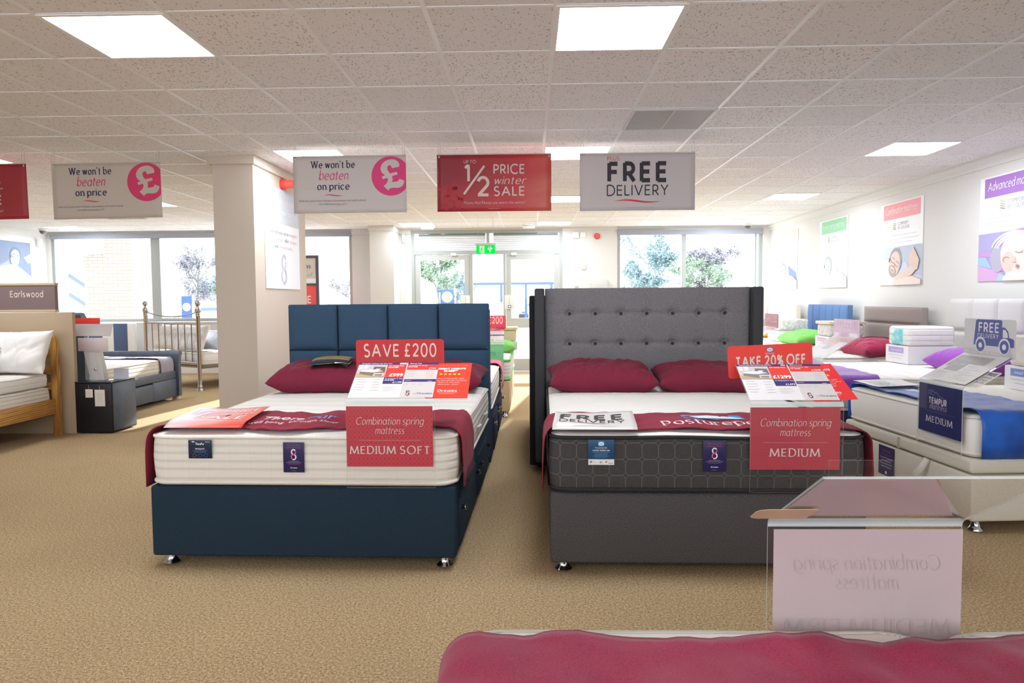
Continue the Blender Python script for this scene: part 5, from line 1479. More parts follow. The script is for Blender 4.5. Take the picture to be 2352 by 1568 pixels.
for key, yc, w, fx, zt in DFN:
    L = 4.27-fx-.06
    loc = (fx, yc)
    if key == 'D':
        divan('navy-based divan bed with silver panelled headboard, second along the poster wall', loc, RW, w, L, fabric('ink_weave', '#2b3352', '#3c4568', 460), .05, .41, 0, hb_rows(M_LGREY, 1.50, [.66, 1.005, 1.32], 4, .03), 'beds along the poster wall')
        mattress('white mattress with ribbed beige border under the purple runner', loc, RW, w, L, .41, zt-.41, M_BSIDE, M_TICK, M_PIPE, None, .09, 21, .009)
        runner('shiny purple runner across the bed with the silver headboard', loc, RW, w, zt, .13, .04, .50, M_PURPD, 12, .010, .02, None)
        pillow('glossy purple pillow beside the white sample box on the silver-headboard bed', (3.86, 6.28, zt+.095), RW+.06, .84, .50, .22, M_PURP, 31, .10)
    elif key == 'C':
        divan('divan bed with taupe two-band headboard under the bearded man poster', loc, RW, w, L, M_TAUPE, .05, .43, 0, hb_rows(M_TAUPE, 1.36, [.72, 1.04, 1.225], 1, .035), 'beds along the poster wall')
        mattress('plain white mattress on the bed with the taupe headboard', loc, RW, w, L, .43, zt-.43, M_PSIDE, M_TICK2, M_PIPE, None, .09, 22, .009)
        pillow('crimson pillow in front, on the bed with the taupe headboard', (3.78, 8.10, zt+.085), RW+.10, .60, .44, .20, M_REDP, 41, .10, 0, 'crimson pillows')
        pillow('darker crimson pillow behind, between the wood-topped sample and its twin', (3.94, 8.42, zt+.085), RW+.02, .52, .44, .19, M_MAROON, 44, .10, 0, 'crimson pillows')
    elif key == 'B':
        divan('divan bed with denim blue channelled headboard on the poster wall', loc, RW, w, L, M_SKY, .05, .43, 0, hb_channels(M_SKY, 1.37, .55, 1.24, 6), 'beds along the poster wall')
        mattress('white quilted mattress on the bed with the denim blue headboard', loc, RW, w, L, .43, zt-.43, M_WSIDE, M_TICK2, M_PIPE, None, .09, 23, .009)
        pillow('bright green crumpled pillow on the bed with the denim blue headboard', (3.78, 10.05, zt+.09), RW+.05, .74, .48, .21, M_GREENP, 51, .10, 0, None, wr=1.5)
    else:
        divan('divan bed with ivory channelled headboard at the window end', loc, RW, w, L, M_IVORY, .05, .43, 0, hb_channels(M_IVORY, 1.33, .55, 1.23, 6), 'beds along the poster wall')
        mattress('white mattress on the bed with the ivory headboard', loc, RW, w, L, .43, zt-.43, M_WSIDE, M_TICK2, M_PIPE, None, .09, 24, .009)
        pillow('yellow pillow on the bed with the ivory headboard', (3.84, 11.95, zt+.075), RW, .62, .42, .16, M_YEL, 61, .10)
sample('white quilted mattress sample with turquoise gel window beside the purple pillow', 3.58, 6.90, 7.33, .70, .17, .185, M_SAMPLE, '#b49ad6', 'Advanced mattress', .46, None, M_GEL)
sample('pocket spring mattress sample with wooden top in a pink-labelled tray', 3.60, 8.76, 9.18, .71, .155, .15, M_SPR, '#d9a8cf', 'mattress', .44, m_wood('pale_wood_lid', '#d9c29a', '#e6d3b0', '#efe2c6'))
sample('grey knitted mattress sample in a green-labelled tray beside the green pillow', 3.60, 10.55, 11.0, .71, .15, .17, M_SPR, '#9fd6c0', 'mattress', .46)
Ph = art_header('SAVE \u00a3200', .45, .158, '#f0e6ee', width=.375, y=.42, hh=.46)
Pp = Print(.0004)
for a, b, c, d_, col in ((0, .16, .15, .27, '#d9d0cc'), (.15, .16, .25, .27, '#e9c2bc'), (.15, .10, .25, .155, '#c9c4cf'), (.26, .22, .42, .27, '#e9c8c2')): Pp.rect(a, b, c, d_, col, 1)
for i in range(6): Pp.rect(.02, .13-.018*i, .12, .132-.018*i, '#c6c2c0', 1); Pp.rect(.28, .19-.025*i, .38, .192-.025*i, '#c6c2c0', 1)
sign_holder('clear sign holder with pale lilac save 200 header, purple runner bed foot', (2.32, 5.985, .43), RW+.03, .437, .43, .285, .155, price=(.42, .297, plain('#e6e2e0', .4), Pp, -.004), header=(.45, .158, plain('#e6c4d8', .4), Ph, 0, 0), group='clear sign holders on bed feet')
Ph = art_header('SAVE \u00a3500', .45, .158, '#f0dfe2', width=.375, y=.42, hh=.46)
sign_holder('clear sign holder with dusky red save 500 header, beyond the charcoal headboard', (2.46, 8.25, .43), RW, .437, .43, .285, .155, price=(.42, .297, plain('#e4e2e4', .4), Pp, -.004), header=(.45, .158, plain('#c7798c', .4), Ph, 0, 0), group='clear sign holders on bed feet')

# ------------------------------------------------------------------ beds behind the blue and charcoal ones
def hb_plain(m, w, z0, z1):
    def f(t, L): MB().b2(-w/2, w/2, L+.012, L+.075, z0, z1, .012, 3).build('headboard', m, t)
    return f
L2 = (-1.085, 7.66)
t = divan('dark navy divan bed backing onto the blue bed, foot to the doors', L2, PI, 1.53, 1.95, M_NAVY, .055, .44, 0, hb_plain(M_NAVY, 1.53, .05, 1.27))
for k, (y0, y1) in enumerate(((.08, .86), (1.05, 1.70))):
    dd = MB().b2(-.777, -.755, y0, y1, .085, .365, .008, 2).build('drawer', M_NAVY, t, angle=50)
    for y in (y0+.02, y1-.03): MB().lathe([(.012, 0), (.012, .012), (.018, .018), (.018, .026), (.008, .032)], 14, Matrix.Translation((-.777, y, .31)) @ Matrix.Rotation(-PI/2, 4, 'Y')).build('knob', M_CHROME, dd)
mattress('white quilted mattress on the dark navy bed behind the blue headboard', L2, PI, 1.52, 1.93, .44, .25, M_WSIDE, M_TICK, M_PIPE, None, .09, 33, .010)
M_ROSE = fabric('rose_cloth', '#d8436f', '#ee6d92', 260, .7, .12, .25)
runner('rose pink runner at the foot of the dark navy bed', L2, PI, 1.52, .692, .25, .05, .50, M_ROSE, 14, .008, .015)
L3 = (-.925, 8.12)
divan('pale wood-coloured divan bed facing the aisle, beyond the navy bed', L3, 0, 1.37, 1.95, plain('#cdb28a', .8), .07, .42, 0, hb_plain(plain('#cdb28a', .8), 1.37, .1, .9))
M_GPIPE = plain('#7cc26a', .7)
mattress('white mattress with green piping on the pale wood-coloured bed', L3, 0, 1.37, 1.93, .42, .25, M_WSIDE, M_TICK, M_GPIPE, None, .09, 35, .014)
pillow('leaf green pillow on the green-piped mattress below the wood-topped sample', (-.52, 9.22, .672+.075), 0, .66, .42, .17, M_GREENP, 71, .08)
sample('cream boxed mattress sample at the head of the green-piped bed', -.62, 9.50, 9.92, .672, .12, .15, plain('#e2d4ae', .7), '#9fd6c0', 'mattress', .44, m_wood('pale_wood_board', '#d8c592', '#e3d4a8', '#ecdfba'))
Ph = art_header('SAVE \u00a3200', .45, .158, '#f3e2dc', width=.375, y=.42, hh=.46)
Pi = art_insert([('Pocket spring', .62, .15, .55)], 'FIRM', .42, .297, '#5f9f86', '#8fcf9a', tw=.3)
sign_holder('clear sign holder with red 200 header and green card, seen past the blue headboard', (-.51, 8.065, .43), 0, .437, .43, .285, .155,
    insert=(.42, .298, plain('#83d693', .45), Pi, None, .11), price=(.42, .297, WHITE_C, art_price('mattress with divan base', '\u00a3799', 'As displayed', '\u00a3999', '4\'6" double from', '\u00a3599'), -.004), header=(.45, .158, plain('#ee5058', .4), Ph, 0, 0), group='clear sign holders on bed feet')
L4 = (.77, 7.62)
divan('black divan bed backing onto the charcoal wing headboard', L4, PI, 1.53, 1.95, plain('#2a2729', .8), .055, .42, 0, hb_plain(plain('#242224', .8), 1.56, .04, 1.372))
mattress('white mattress on the black bed hidden behind the charcoal headboard', L4, PI, 1.52, 1.93, .42, .25, M_WSIDE, M_TICK, M_PIPE, None, .09, 36, .009)

# ------------------------------------------------------------------ the corner with the oak bed
t = thing('partition', 'beige partition panel behind the oak headboard', 'partition', (-5.9, 7.22, 0))
MB().b2(-1.23, 1.23, 0, .05, 0, 1.247, .004).build('panel', M_BEIGE, t)
t = thing('sign_board', 'brown boxed sign with a one-word name on top of the beige partition', 'sign', (-5.9, 7.235, 1.25))
MB().b2(-1.05, 1.05, 0, .06, 0, .025, .003).b2(-1.05, 1.05, 0, .06, .272, .298, .003).build('rails', plain('#c8b189', .6), t)
pn = MB().b2(-1.045, 1.045, .006, .054, .025, .272).build('panel', fabric('brown_board', '#7d6b69', '#8c7977', 300, .7, .1), t)
P = Print(.0006); P.st(0, .155, .062, 'Earlswood', '#e6dccb', 'sans', .095, 'l', 1, width=.345); P.build('lettering', lambda x, y, l: (.58+x, .0055-l, y), pn)
t = thing('oak_bed', 'oak bed frame with slatted headboard against the beige partition', 'bed', (-5.54, 7.155, 0))
for s in (-1, 1):
    prof = [(s*.705, .0), (s*.765, .0), (s*.765, .94), (s*.755, .985), (s*.735, 1.01), (s*.70, 1.025), (s*.66, 1.03), (s*.66, .985), (s*.695, .96), (s*.705, .92)]
    MB().loft([[(x, y, z) for x, z in prof] for y in (-.055, .0)], True, True, True).build('leg', m_wood('oak_post%d' % s, '#8f5f29', '#b9853f', '#d3a258', (14, 14, 1)), t)
    MB().b2(s*.70, s*.745, -2.0, -.05, .225, .375, .008, 2).build('side_rail', m_wood('oak_rail%d' % s, '#8f5f29', '#bd8a45', '#d8a862', (14, 1, 14)), t)
    MB().b2(s*.69, s*.765, -2.06, -2.0, 0, .45, .008).build('leg', M_OAK, t)
MB().b2(-.70, .70, -.05, -.005, .985, 1.03, .008, 2).build('top_rail', M_OAK, t)
for z0, z1 in ((.79, .885), (.62, .71), (.46, .54)): MB().b2(-.71, .71, -.035, -.015, z0, z1, .004).build('slat', M_OAK, t)
MB().b2(-.70, .70, -2.04, -2.0, .20, .42, .008).build('foot_rail', M_OAK, t)
MB().b2(-.70, .70, -2.0, -.05, .24, .27).build('slat_base', plain('#a98a5c', .8), t)
MO = (-5.545, 5.13)
mattress('deep white mattress of the oak bed, lower layer', MO, 0, 1.42, 1.95, .275, .225, M_WSIDE, M_TICK, M_PIPE, None, .05, 51, .006)
mattress('white mattress topper lying on the oak bed mattress', MO, 0, 1.40, 1.94, .503, .14, M_PSIDE, M_TICK, M_PIPE, None, .05, 52, .006, None, 'mattress_topper', 'mattress topper')
pillow('large white pillow leaning on the oak headboard', (-5.12, 6.93, .86), 0, .78, .46, .20, fabric('white_cotton', '#efece7', '#faf8f4', 400, .85, .1), 81, 1.15, .0, 'white pillows on the oak bed')
pillow('white pillow leaning on the oak headboard, cropped by the frame edge', (-5.86, 6.93, .86), 0, .76, .46, .20, fabric('white_cotton2', '#efece7', '#faf8f4', 400, .85, .1), 82, 1.15, .0, 'white pillows on the oak bed')
pillow('small olive gold satin cushion in front of the white pillow', (-5.36, 6.70, .79), .12, .46, .36, .13, fabric('olive_satin', '#8d7c55', '#a3926a', 200, .45, .1, .3), 85, 1.0, .1, None, 'cushion', 'cushion')

# ------------------------------------------------------------------ black leather bed and its bedside chest
t = thing('bedside_chest', 'black leather bedside chest beside the beige partition', 'bedside chest', (-4.475, 7.20, 0), 0)
MB().b2(-.19, .19, 0, .46, .012, .525, .012, 3).build('body', M_BLACKL, t)
MB().b2(-.192, .192, -.004, .462, .525, .535, .003).build('glass_top', plain('#2b2f33', .05, 0, .6), t)
MB().b2(.190, .196, .02, .44, .03, .51, .004).build('side_panel', M_GLAREL, t)  # lighter leather paints the glare on this side of the chest
for x0, w, z0, h in ((-.075, .075, .375, .085), (.02, .105, .285, .17)):
    tg = MB().b2(x0, x0+w, -.006, -.004, z0, z0+h).build('swing_tag', plain('#e6dfd2', .6), t, rot=(0, 0, 0))
    P = Print(.0005)
    for i in range(5): P.rect(w*(.2+.05*(i % 2)), h*(.75-.11*i), w*(.8-.05*(i % 2)), h*(.765-.11*i), '#b8aea0', 1)
    P.build('lettering', lambda x, y, l: (x0+x, -.0065-l, z0+y), tg)
    MB().tube([(x0+w*.5, -.005, z0+h-.006), (x0+w*.5-.004, -.003, z0+h+.04)], .0012, 5).build('string', plain('#d8d2c6', .8), tg)
t = thing('pedestal_sign', 'white pedestal sign seen from behind, standing on the black chest', 'sign stand', (-4.545, 7.42, .535), 0)
mb = MB(); mb.loft([[(-.075, -.02, 0), (.075, -.02, 0), (.075, .06, 0), (-.075, .06, 0)], [(-.155, .0, .33), (.02, .0, .33), (.02, .05, .33), (-.155, .05, .33)]], True, True, True)
mb.build('pedestal', plain('#d2cfc9', .5), t); MB().loft([[(-.07, -.022, 0), (.01, -.022, 0), (-.035, -.004, .29), (-.085, -.004, .29)], [(-.07, -.02, 0), (.01, -.02, 0), (-.035, -.002, .29), (-.085, -.002, .29)]]).build('rib', plain('#dad8d4', .5), t)
MB().lathe([(.012, 0), (.012, .006), (.004, .008)], 12, Matrix.Translation((-.02, -.019, .11)) @ Matrix.Rotation(PI/2, 4, 'X')).build('screw', M_CHROME, t)
MB().b2(-.20, .12, -.012, -.006, .30, .44, .002).build('card', plain('#d8cbc9', .5), t)
MB().loft([[(-.36, .04, .455), (.12, .04, .455), (.06, .20, .575), (-.36, .20, .575)], [(-.36, .04, .46), (.12, .04, .46), (.06, .20, .58), (-.36, .20, .58)]]).build('tray', plain('#b5b0aa', .5), t)
MB().b2(-.36, -.085, .20, .206, .575, .645, .002).build('header_card', plain('#e4463e', .45), t)
o = MB().loft([[(-.08, -.01, 0), (.08, -.01, 0), (.06, .03, .105), (-.10, .03, .105)], [(-.08, -.007, 0), (.08, -.007, 0), (.06, .033, .105), (-.10, .033, .105)]]).build('price_card', plain('#b9bac4', .5), None, (-4.345, 7.50, .535)); tag(o, 'small grey leaning card on the black chest top', 'price card')
t = thing('leather_bed', 'dark leather scroll-end bed with side drawer, beyond the black chest', 'bed', (-5.63, 9.76, 0), 0)
def scroll(y0, z1, s):
    pr = [(0, .05), (0, z1-.14), (s*.01, z1-.06), (s*.045, z1-.012), (s*.085, z1-.005), (s*.11, z1-.03), (s*.105, z1-.065), (s*.08, z1-.08), (s*.07, z1-.2), (s*.075, .05)]
    return MB().loft([[(x, y0+a, z) for a, z in pr] for x in (-.775, .775)], True, True, True)
scroll(0, .675, 1).build('footboard', M_GLAREL, t, angle=50); scroll(-2.0, 1.24, -1).build('headboard', M_GLAREL, t, angle=50)
MB().b2(-.745, -.70, -2.0, 0, .05, .40, .012).build('side_rail', M_GLAREL, t)
MB().b2(.70, .745, -2.0, 0, .30, .40, .012).b2(.70, .745, -.62, 0, .05, .299, .012).build('side_rail', M_GLAREL, t)
MB().b2(.70, .752, -1.60, -.63, .06, .285, .012).build('drawer', M_GLAREL, t)
MB().b2(-.70, .70, -2.0, 0, .28, .33).build('slat_base', M_BLACKW, t)
for x in (-.70, .70): MB().b2(x-.03, x+.03, .01, .06, 0, .05).build('foot', plain('#b7a58c', .6), t)
mattress('pale mattress with stitched border on the dark leather bed', (-5.63, 7.80), 0, 1.38, 1.93, .335, .245, m_quilt_side('stitched_border', '#e9e4d8', '#b9b09c', [.03, .08, .13, .18, .22], .05, .5), M_TICK, M_PIPE, None, .06, 61, .006)
runner('grey satin throw across the foot of the dark leather bed', (-5.63, 7.80), 0, 1.38, .583, .24, 1.58, 1.92, fabric('grey_satin', '#8f8a98', '#aaa5b4', 260, .45, .1, .3), 17, .010, .01, None, 'bed_throw', 'throw')

# ------------------------------------------------------------------ chrome bed
c0, c1 = Vector((-5.01, 10.72, 0)), Vector((-6.21, 11.46, 0))
ang = math.atan2(c0.y-c1.y, c0.x-c1.x); wM = (c0-c1).length
t = thing('metal_bed', 'polished metal bed with ball-topped posts and barred headboard by the window', 'bed', tuple((c0+c1)/2), ang)
M_MT = plain('#b5adab', .2, 1.0, .5)
def post(x, y, h, s=1.0):
    return MB().lathe([(.045, 0), (.042, .02), (.034, .03), (.040, .05), (.034, .07), (.030, .09), (.030, h-.24), (.036, h-.235), (.036, h-.22), (.031, h-.215), (.037, h-.205), (.037, h-.19), (.031, h-.185), (.044, h-.165), (.046, h-.14), (.030, h-.11), (.018, h-.095), (.018, h-.08)]
        + [(.042*math.cos(a), h-.04+.042*math.sin(a)) for a in (math.radians(q) for q in (-62, -40, -15, 10, 35, 60, 85))], 20, Matrix.Translation((x, y, 0)))
for x in (-wM/2, wM/2): post(x, 0, 1.362).build('post', M_MT, t, angle=60); post(x, 1.85, .95).build('post', M_MT, t, angle=60)
for z, r in ((1.02, .016), (.42, .016)): MB().tube([(-wM/2, 0, z), (wM/2, 0, z)], r, 10).build('rail', M_MT, t)
n = 18; MB().tube([(-wM/2+wM*i/n, 0, 1.20-.085*math.sin(PI*i/n)**.8) for i in range(n+1)], .010, 8).build('rail', M_MT, t)
for i in range(7):
    x = -wM/2+wM*(i+1)/8; MB().tube([(x, 0, .42), (x, 0, 1.02)], .010, 8).build('bar', M_MT, t)
    MB().lathe([(.016, 0), (.016, .02)], 10, Matrix.Translation((x, 0, 1.005))).build('collar', M_MT, t)
for x in (-wM/2+.01, wM/2-.01): MB().b2(x-.012, x+.012, 0, 1.85, .33, .38, .003).build('side_rail', plain('#7d6d5d', .4), t)
MB().b2(-wM/2+.02, wM/2-.02, .03, 1.82, .34, .37).build('slat_base', plain('#a58d6c', .7), t)
o3 = t.location
pp = rotp((o3[0], o3[1]), ang, 0, .04)
mattress('cream mattress on the polished metal bed', pp, ang, wM-.08, 1.77, .372, .20, M_PSIDE, M_TICK, M_PIPE, None, .06, 71, .006)
MW = fabric('white_linen', '#e6e3e2', '#f4f2f0', 300, .85, .1); MGL = fabric('grey_linen', '#a9abb8', '#bfc1cc', 300, .6, .1)
for x, y, lb, m, sd, z in ((-.33, .17, 'white pillow behind the bars of the metal headboard, window side', MW, 91, .78), (.30, .17, 'white pillow behind the bars of the metal headboard, nearest the ball post', MW, 93, .78)):
    q = rotp((o3[0], o3[1]), ang, x, y); pillow(lb, (q[0], q[1], z), ang, .66, .44, .17, m, sd, 1.2, 0, 'pillows on the metal bed')
for x, y, lb, m, sd, z in ((.42, .42, 'silver grey pillow slumped beside the post of the metal bed', MGL, 95, .745), (-.2, .44, 'silver grey pillow lying in the middle of the metal bed', MGL, 96, .745)):
    q = rotp((o3[0], o3[1]), ang, x, y); pillow(lb, (q[0], q[1], z), ang+.1, .62, .42, .16, m, sd, .7, 0, 'pillows on the metal bed')
# striped headboard under the window
t = thing('striped_headboard', 'navy and white striped headboard standing under the window', 'headboard', (-8.05, 13.1, 0), 0)
MB().b2(-.75, .75, 0, .06, 0, .97, .03, 4).build('board', plain('#e9e7e4', .8), t)
for i in range(3): MB().b2(-.58+.47*i-.02, -.36+.47*i+.02, -.006, .0, .05, .955, .004).build('stripe', fabric('stripe_%d' % i, '#4c5a7a', '#62708f', 420), t)
# ------------------------------------------------------------------ outside the glass
struct('ground', MB().quad((-70, YB+.2, -.03), (70, YB+.2, -.03), (70, 120, -.03), (-70, 120, -.03)), fabric('pale_paving', '#b4b1ab', '#c6c3bc', 8, .95, .1))
o = MB().b2(-60, 60, 47, 48.5, -.03, .02).build('grass_verge', fabric('verge_green', '#5d7a3c', '#7f9a58', 30), None); o['kind'] = 'structure'
t = thing('brick_building', 'pale brick building corner with white downpipe outside the far window', 'building', (-9.6, 16.6, -.03))
MB().b2(-.50, .55, -.5, .9, 0, 2.45).b2(-.02, .55, -.5, .9, 2.45, 4.2).build('brick_pier', m_brick(), t)
MB().b2(-5.0, -.02, -.75, .9, 2.46, 3.4).build('fascia', plain('#f2f2f2', .6), t)
MB().b2(-5.0, -.50, .3, .5, 0, 2.46).build('wall', plain('#eceef0', .6), t)
MB().tube([(.64, -.45, 0), (.64, -.45, 4.2)], .055, 10).build('downpipe', plain('#f3f3f3', .5), t)
for i in range(2):
    for j in range(2): MB().loft([[(-2.3+.9*i, .29, 1.55+.45*j), (-2.25+.9*i, .29, 1.62+.45*j), (-1.75+.9*i, .29, 1.28+.45*j), (-1.8+.9*i, .29, 1.22+.45*j)], [(-2.3+.9*i, .285, 1.55+.45*j), (-2.25+.9*i, .285, 1.62+.45*j), (-1.75+.9*i, .285, 1.28+.45*j), (-1.8+.9*i, .285, 1.22+.45*j)]]).build('rafter', plain('#7c8aa2', .6), t)
t = thing('canopy_column', 'white flared canopy column outside the window beside the poster wall', 'column', (4.77, 16.0, -.03))
MB().lathe([(.075, 0), (.062, .1), (.050, 2.0), (.062, 2.02), (.062, 2.08), (.052, 2.1), (.075, 2.6), (.16, 3.2), (.17, 3.5)], 20).build('shaft', plain('#8e8c8c', .5), t)
MB().b2(-.5, .5, -.5, .5, 3.5, 3.6).build('cap', plain('#9a9898', .5), t)

def tree(label, x, y, h, seed, spread=1.0, leaf=None, dens=0, bark='#b5aea8', lsize=.16, low=.25, cat='tree', name='tree', group='trees beyond the car park', twig=.012):
    r = random.Random(seed)
    t = thing(name, label, cat, (x, y, -.03), 0, group)
    mb = MB(); tips = []
    def grow(p, d, L, rad, k):
        n = 3; pts = [p]; dd = d.copy()
        for i in range(n):
            dd = (dd + Vector((r.uniform(-.18, .18), r.uniform(-.18, .18), r.uniform(-.05, .12)))).normalized(); pts.append(pts[-1]+dd*L/n)
        mb.tube(pts, [rad*(1-.45*i/n) for i in range(n+1)], 4 if k > 0 else 6, False)
        if k >= 2: tips.extend(pts[1:])
        if k < 4 and rad > .006:
            for j in range(3 if k < 3 else 2):
                a = r.uniform(0, 2*PI); up = r.uniform(.25, .8)
                nd = (dd*r.uniform(.4, .9) + Vector((math.cos(a)*spread, math.sin(a)*spread, up*.6))*.75).normalized()
                grow(pts[r.choice((1, 2, 3, 3))], nd, L*r.uniform(.58, .80), max(rad*.56, twig), k+1)
    grow(Vector((0, 0, 0)), Vector((0, 0, 1)), h*.36, h*.022, 0)
    top = max(v[2] for v in mb.v); k = h/top
    mb.v = [(a*k, b*k, c*k) for a, b, c in mb.v]
    mb.build('trunk', plain(bark, .9), t, angle=60)
    if leaf:
        lb = MB()
        for i in range(int(dens*2.2)):
            q = r.choice(tips)*k; c = q+Vector((r.gauss(0, .25), r.gauss(0, .25), r.gauss(0, .22)))*h*.11
            if c.z < h*low*.4: c.z = h*low*.4+r.random()*.4
            a = Vector((r.uniform(-1, 1), r.uniform(-1, 1), r.uniform(-.6, .6))).normalized(); b = a.cross(Vector((r.uniform(-1, 1), r.uniform(-1, 1), 1))).normalized(); s_ = lsize*.62*r.uniform(.6, 1.3)
            lb.quad(tuple(c-a*s_), tuple(c-b*s_*.5), tuple(c+a*s_), tuple(c+b*s_*.5))
        lb.build('foliage', leaf, t, angle=0)
    return t
LG1 = fabric('leaf_green', '#8fa68b', '#b3c3ac', 3, .9, .0); LG2 = fabric('leaf_blue_green', '#8ba3a6', '#afc1c3', 3, .9, .0); LG3 = fabric('leaf_grey', '#8b8b92', '#a9a7ad', 3, .9, .0)
tree('leafy green tree beyond the door with the bus sign', -5.6, 44, 4.6, 11, .9, LG1, 2600, '#9c9c96', .15)
tree('smaller blue-green bush tree beside the bus shelter', -4.2, 45, 3.2, 12, .9, LG2, 1500, '#9c9c96', .14)
tree('bare branching tree spreading over the bus shelter', 2.0, 43, 3.9, 13, 1.5, None, 0, '#9d968f')
tree('bare tree outside the far window beside its mullion', -19.6, 42, 4.9, 14, 1.0, LG3, 1800, '#9d968f', .12)
tree('misty green tree outside the far window beside the pillar', -20.2, 46, 4.4, 15, 1.0, LG2, 3000, '#9c9c96', .15)
tree('low hazel bush outside the far window behind the blue sign', -18.3, 43, 2.6, 25, 1.2, LG1, 1800, '#9c9c96', .15)
tree('tall bare tree outside the far window between downpipe and mullion', -22.4, 42, 4.8, 26, 1.0, LG3, 1500, '#9d968f', .12)
tree('bare tree above the parked car behind the poster stand', -10.6, 45, 4.2, 16, 1.1, LG3, 1200, '#9d968f', .12)
tree('blue-green shrubby tree behind the car beside the poster stand', -8.8, 46, 2.9, 17, 1.0, LG2, 1600, '#9c9c96', .14)
tree('tallest conifer-topped tree outside the window near the poster wall', 8.2, 46, 6.0, 18, .7, LG2, 2200, '#9c9c96', .15)
tree('rounded grey-green bush tree outside the window near the poster wall', 6.3, 44, 3.7, 19, 1.1, LG2, 2600, '#9c9c96', .15)
tree('small bare twiggy tree low in the window above the charcoal headboard', 4.6, 41, 3.0, 20, 1.2, None, 0, '#9d968f')
tree('pale grey bushy tree behind the flared canopy column', 11.2, 46, 4.6, 21, 1.1, LG3, 2400, '#9c9c96', .16)
tree('pale green bushy tree between the window mullion and the column', 9.4, 44, 3.9, 22, 1.1, LG1, 1800, '#9c9c96', .15)

def car(label, x, y, rz, body, L=4.3):
    t = thing('car', label, 'car', (x, y, -.03), rz, 'cars in the car park')
    pr = [(-L/2, .35), (-L/2, .80), (-L/2+.10, .95), (-L*.30, 1.0), (-L*.16, 1.42), (L*.30, 1.47), (L*.45, 1.05), (L/2, .92), (L/2, .35)]
    MB().loft([[(a, -.82, z) for a, z in pr], [(a*.98, -.86, z) if z < 1.02 else (a, -.62, z) for a, z in pr], [(a*.98, .86, z) if z < 1.02 else (a, .62, z) for a, z in pr], [(a, .82, z) for a, z in pr]], True, True, True).build('body', plain(body, .3, 0, .5), t, angle=40)
    for s_ in (-1, 1):
        w = [(-L*.26, 1.02), (-L*.15, 1.36), (L*.06, 1.39), (L*.06, 1.02)]; w2 = [(L*.09, 1.02), (L*.09, 1.39), (L*.28, 1.38), (L*.38, 1.02)]
        for q in (w, w2): MB().poly([(a, s_*(.875 if z < 1.1 else .70), z) for a, z in q]).build('side_window', plain('#5f7490', .15, 0, .5), t, angle=0)
        for a in (-L*.31, L*.31): MB().lathe([(.31, -.1), (.31, .1), (.2, .11), (.2, .10)], 20, Matrix.Translation((a, s_*.80, .31)) @ Matrix.Rotation(PI/2, 4, 'X')).build('wheel', plain('#4a4a4c', .7), t)
    MB().poly([(L*.33, -.56, 1.40), (L*.33, .56, 1.40), (L*.455, .70, 1.05), (L*.455, -.70, 1.05)]).build('rear_window', plain('#5f7490', .15, 0, .5), t, angle=0)
    MB().b2(L/2-.01, L/2+.01, -.80, -.62, .8, .95).build('tail_lamp', plain('#c8505a', .4), t); MB().b2(L/2-.01, L/2+.01, .62, .80, .8, .95).build('tail_lamp', plain('#c8505a', .4), t)
    return t
car('white car parked behind the poster stand', -7.6, 31.0, 0, '#c6cad1')
car('white estate car parked outside the far window by the grass', -13.0, 31.0, .1, '#c3c7ce')
car('white car with sloping bonnet outside the door with the bus sign', -6.75, 35.0, PI, '#cccfd6')
car('pale car parked beyond the bus shelter', .9, 46.0, 0, '#d6dbe4')
def flag(label, x, y, w, z0, z1, word, ring):
    t = thing('bus_sign', label, 'sign', (x, y, -.03), 0)
    MB().tube([(w/2+.06, 0, 0), (w/2+.06, 0, z1+.05)], .03, 8).build('pole', plain('#c9ccd2', .4), t)
    pn = MB().b2(-w/2, w/2, -.01, .01, z0, z1).build('panel', plain('#4058a8', .5), t)
    P = Print(.004); h = z1-z0
    P.ell(w*.5, h*.62, w*.40, w*.40, '#f3f3f3', 1)
    if ring: P.ell(w*.5, h*.62, w*.33, w*.33, '#f0a860', 2); P.rect(w*.17, h*.62-w*.12, w*.83, h*.62+w*.12, '#f3f3f3', 3)
    else: P.poly([(w*.35, h*.55), (w*.5, h*.72), (w*.65, h*.55)], '#c9cedd', 2)
    P.tx(w*.5, h*.12, h*.10, word, '#ffffff', width=w*.7)
    P.build('lettering', lambda a, b, l: (-w/2+a, -.011-l, z0+b), pn)
flag('blue bus stop sign with orange ring seen through the door', -3.47, 30, .56, 1.0, 1.82, 'Bus stop', True)
flag('blue sign with white disc beside the estate car outside the far window', -14.0, 29.0, .42, .45, 1.62, 'P', False)
t = thing('bus_shelter', 'blue-framed bus shelter with pale curved roof seen through the doors', 'bus shelter', (-1.1, 41, -.03), 0)
M_SB = plain('#4a64c0', .5)
MB().b2(-2.7, 2.9, -.05, .05, 2.22, 2.36).build('beam', M_SB, t)
for x in (-2.65, -.55, .85, 2.3): MB().tube([(x, 0, 0), (x, 0, 2.3)], .07, 8).build('post', M_SB, t)
mr = m_translucent('shelter_roof', '#e9edf2', .5)
for k in range(5): MB().grid(lambda u, v: (-2.7+1.12*(k+u*.96), 1.2*v-.2, 2.36+.75*math.sin(v*PI*.5)), 3, 6).build('roof_panel', mr, t)
for z in (.55,): MB().b2(-.4, 2.2, .3, .6, z, z+.06).build('bench', plain('#8d97b0', .5), t)
MB().b2(-.9, -.3, -.1, .1, .3, 1.25).build('timetable_case', plain('#e6e9ee', .5), t)

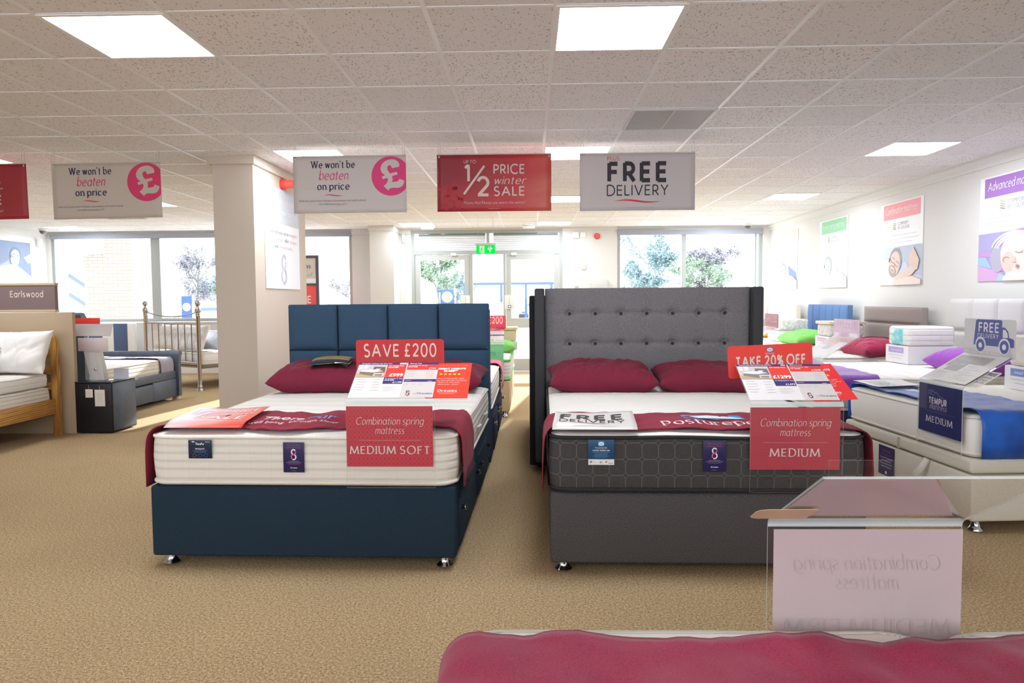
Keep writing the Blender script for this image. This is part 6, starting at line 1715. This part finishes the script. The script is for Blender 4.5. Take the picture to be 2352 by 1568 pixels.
# ------------------------------------------------------------------ light, sky, camera
w = bpy.data.worlds.new('sky'); scene.world = w; w.use_nodes = True
bg = w.node_tree.nodes['Background']
bg.inputs[0].default_value = (.93, .96, 1.0, 1); bg.inputs[1].default_value = 4.8
sun = bpy.data.lights.new('sun', 'SUN'); sun.energy = 16.0; sun.angle = math.radians(.8); sun.color = (1.0, .97, .92)
so = bpy.data.objects.new('sun', sun); COL.objects.link(so)
sd = Vector((-.14, -1.0, -.42)).normalized()
so.rotation_euler = sd.to_track_quat('-Z', 'Y').to_euler()
# ceiling lamps behind the camera, where the rows of panels carry on
for x in (-5.2, -1.976, .424, 3.4):
    for y in (-1.9, .4):
        if y > 0 and x > -3 : continue
        a = bpy.data.lights.new('lamp', 'AREA'); a.shape = 'SQUARE'; a.size = .56; a.energy = 30; a.color = (.98, .99, 1)
        ao = bpy.data.objects.new('lamp', a); COL.objects.link(ao); ao.location = (x, y, HC-.02)
cam = bpy.data.cameras.new('camera'); co = bpy.data.objects.new('camera', cam); COL.objects.link(co)
cam.sensor_width = 36; cam.lens = 36*1652.26/2352; cam.clip_start = .05; cam.clip_end = 300
yaw, pitch, roll = .0258923, .0577588, -.0072774
fw = Vector((-math.sin(yaw)*math.cos(pitch), math.cos(yaw)*math.cos(pitch), -math.sin(pitch)))
r0 = Vector((math.cos(yaw), math.sin(yaw), 0)); u0 = r0.cross(fw)
R_ = r0*math.cos(roll)+u0*math.sin(roll); U_ = -r0*math.sin(roll)+u0*math.cos(roll)
co.matrix_world = Matrix(((R_.x, U_.x, -fw.x, 0), (R_.y, U_.y, -fw.y, 0), (R_.z, U_.z, -fw.z, 1.34), (0, 0, 0, 1)))
scene.camera = co
scene.view_settings.view_transform = 'Standard'
scene.view_settings.look = 'None'
scene.view_settings.exposure = 0.0
scene.view_settings.use_white_balance = True
scene.view_settings.white_balance_temperature = 6000
scene.view_settings.white_balance_tint = 10
cy = scene.cycles
cy.max_bounces = 9; cy.diffuse_bounces = 4; cy.glossy_bounces = 4; cy.transparent_max_bounces = 16; cy.transmission_bounces = 4
cy.caustics_reflective = False; cy.caustics_refractive = False
cy.sample_clamp_indirect = 6.0
cy.use_denoising = True
cy.use_adaptive_sampling = True; cy.adaptive_threshold = .02
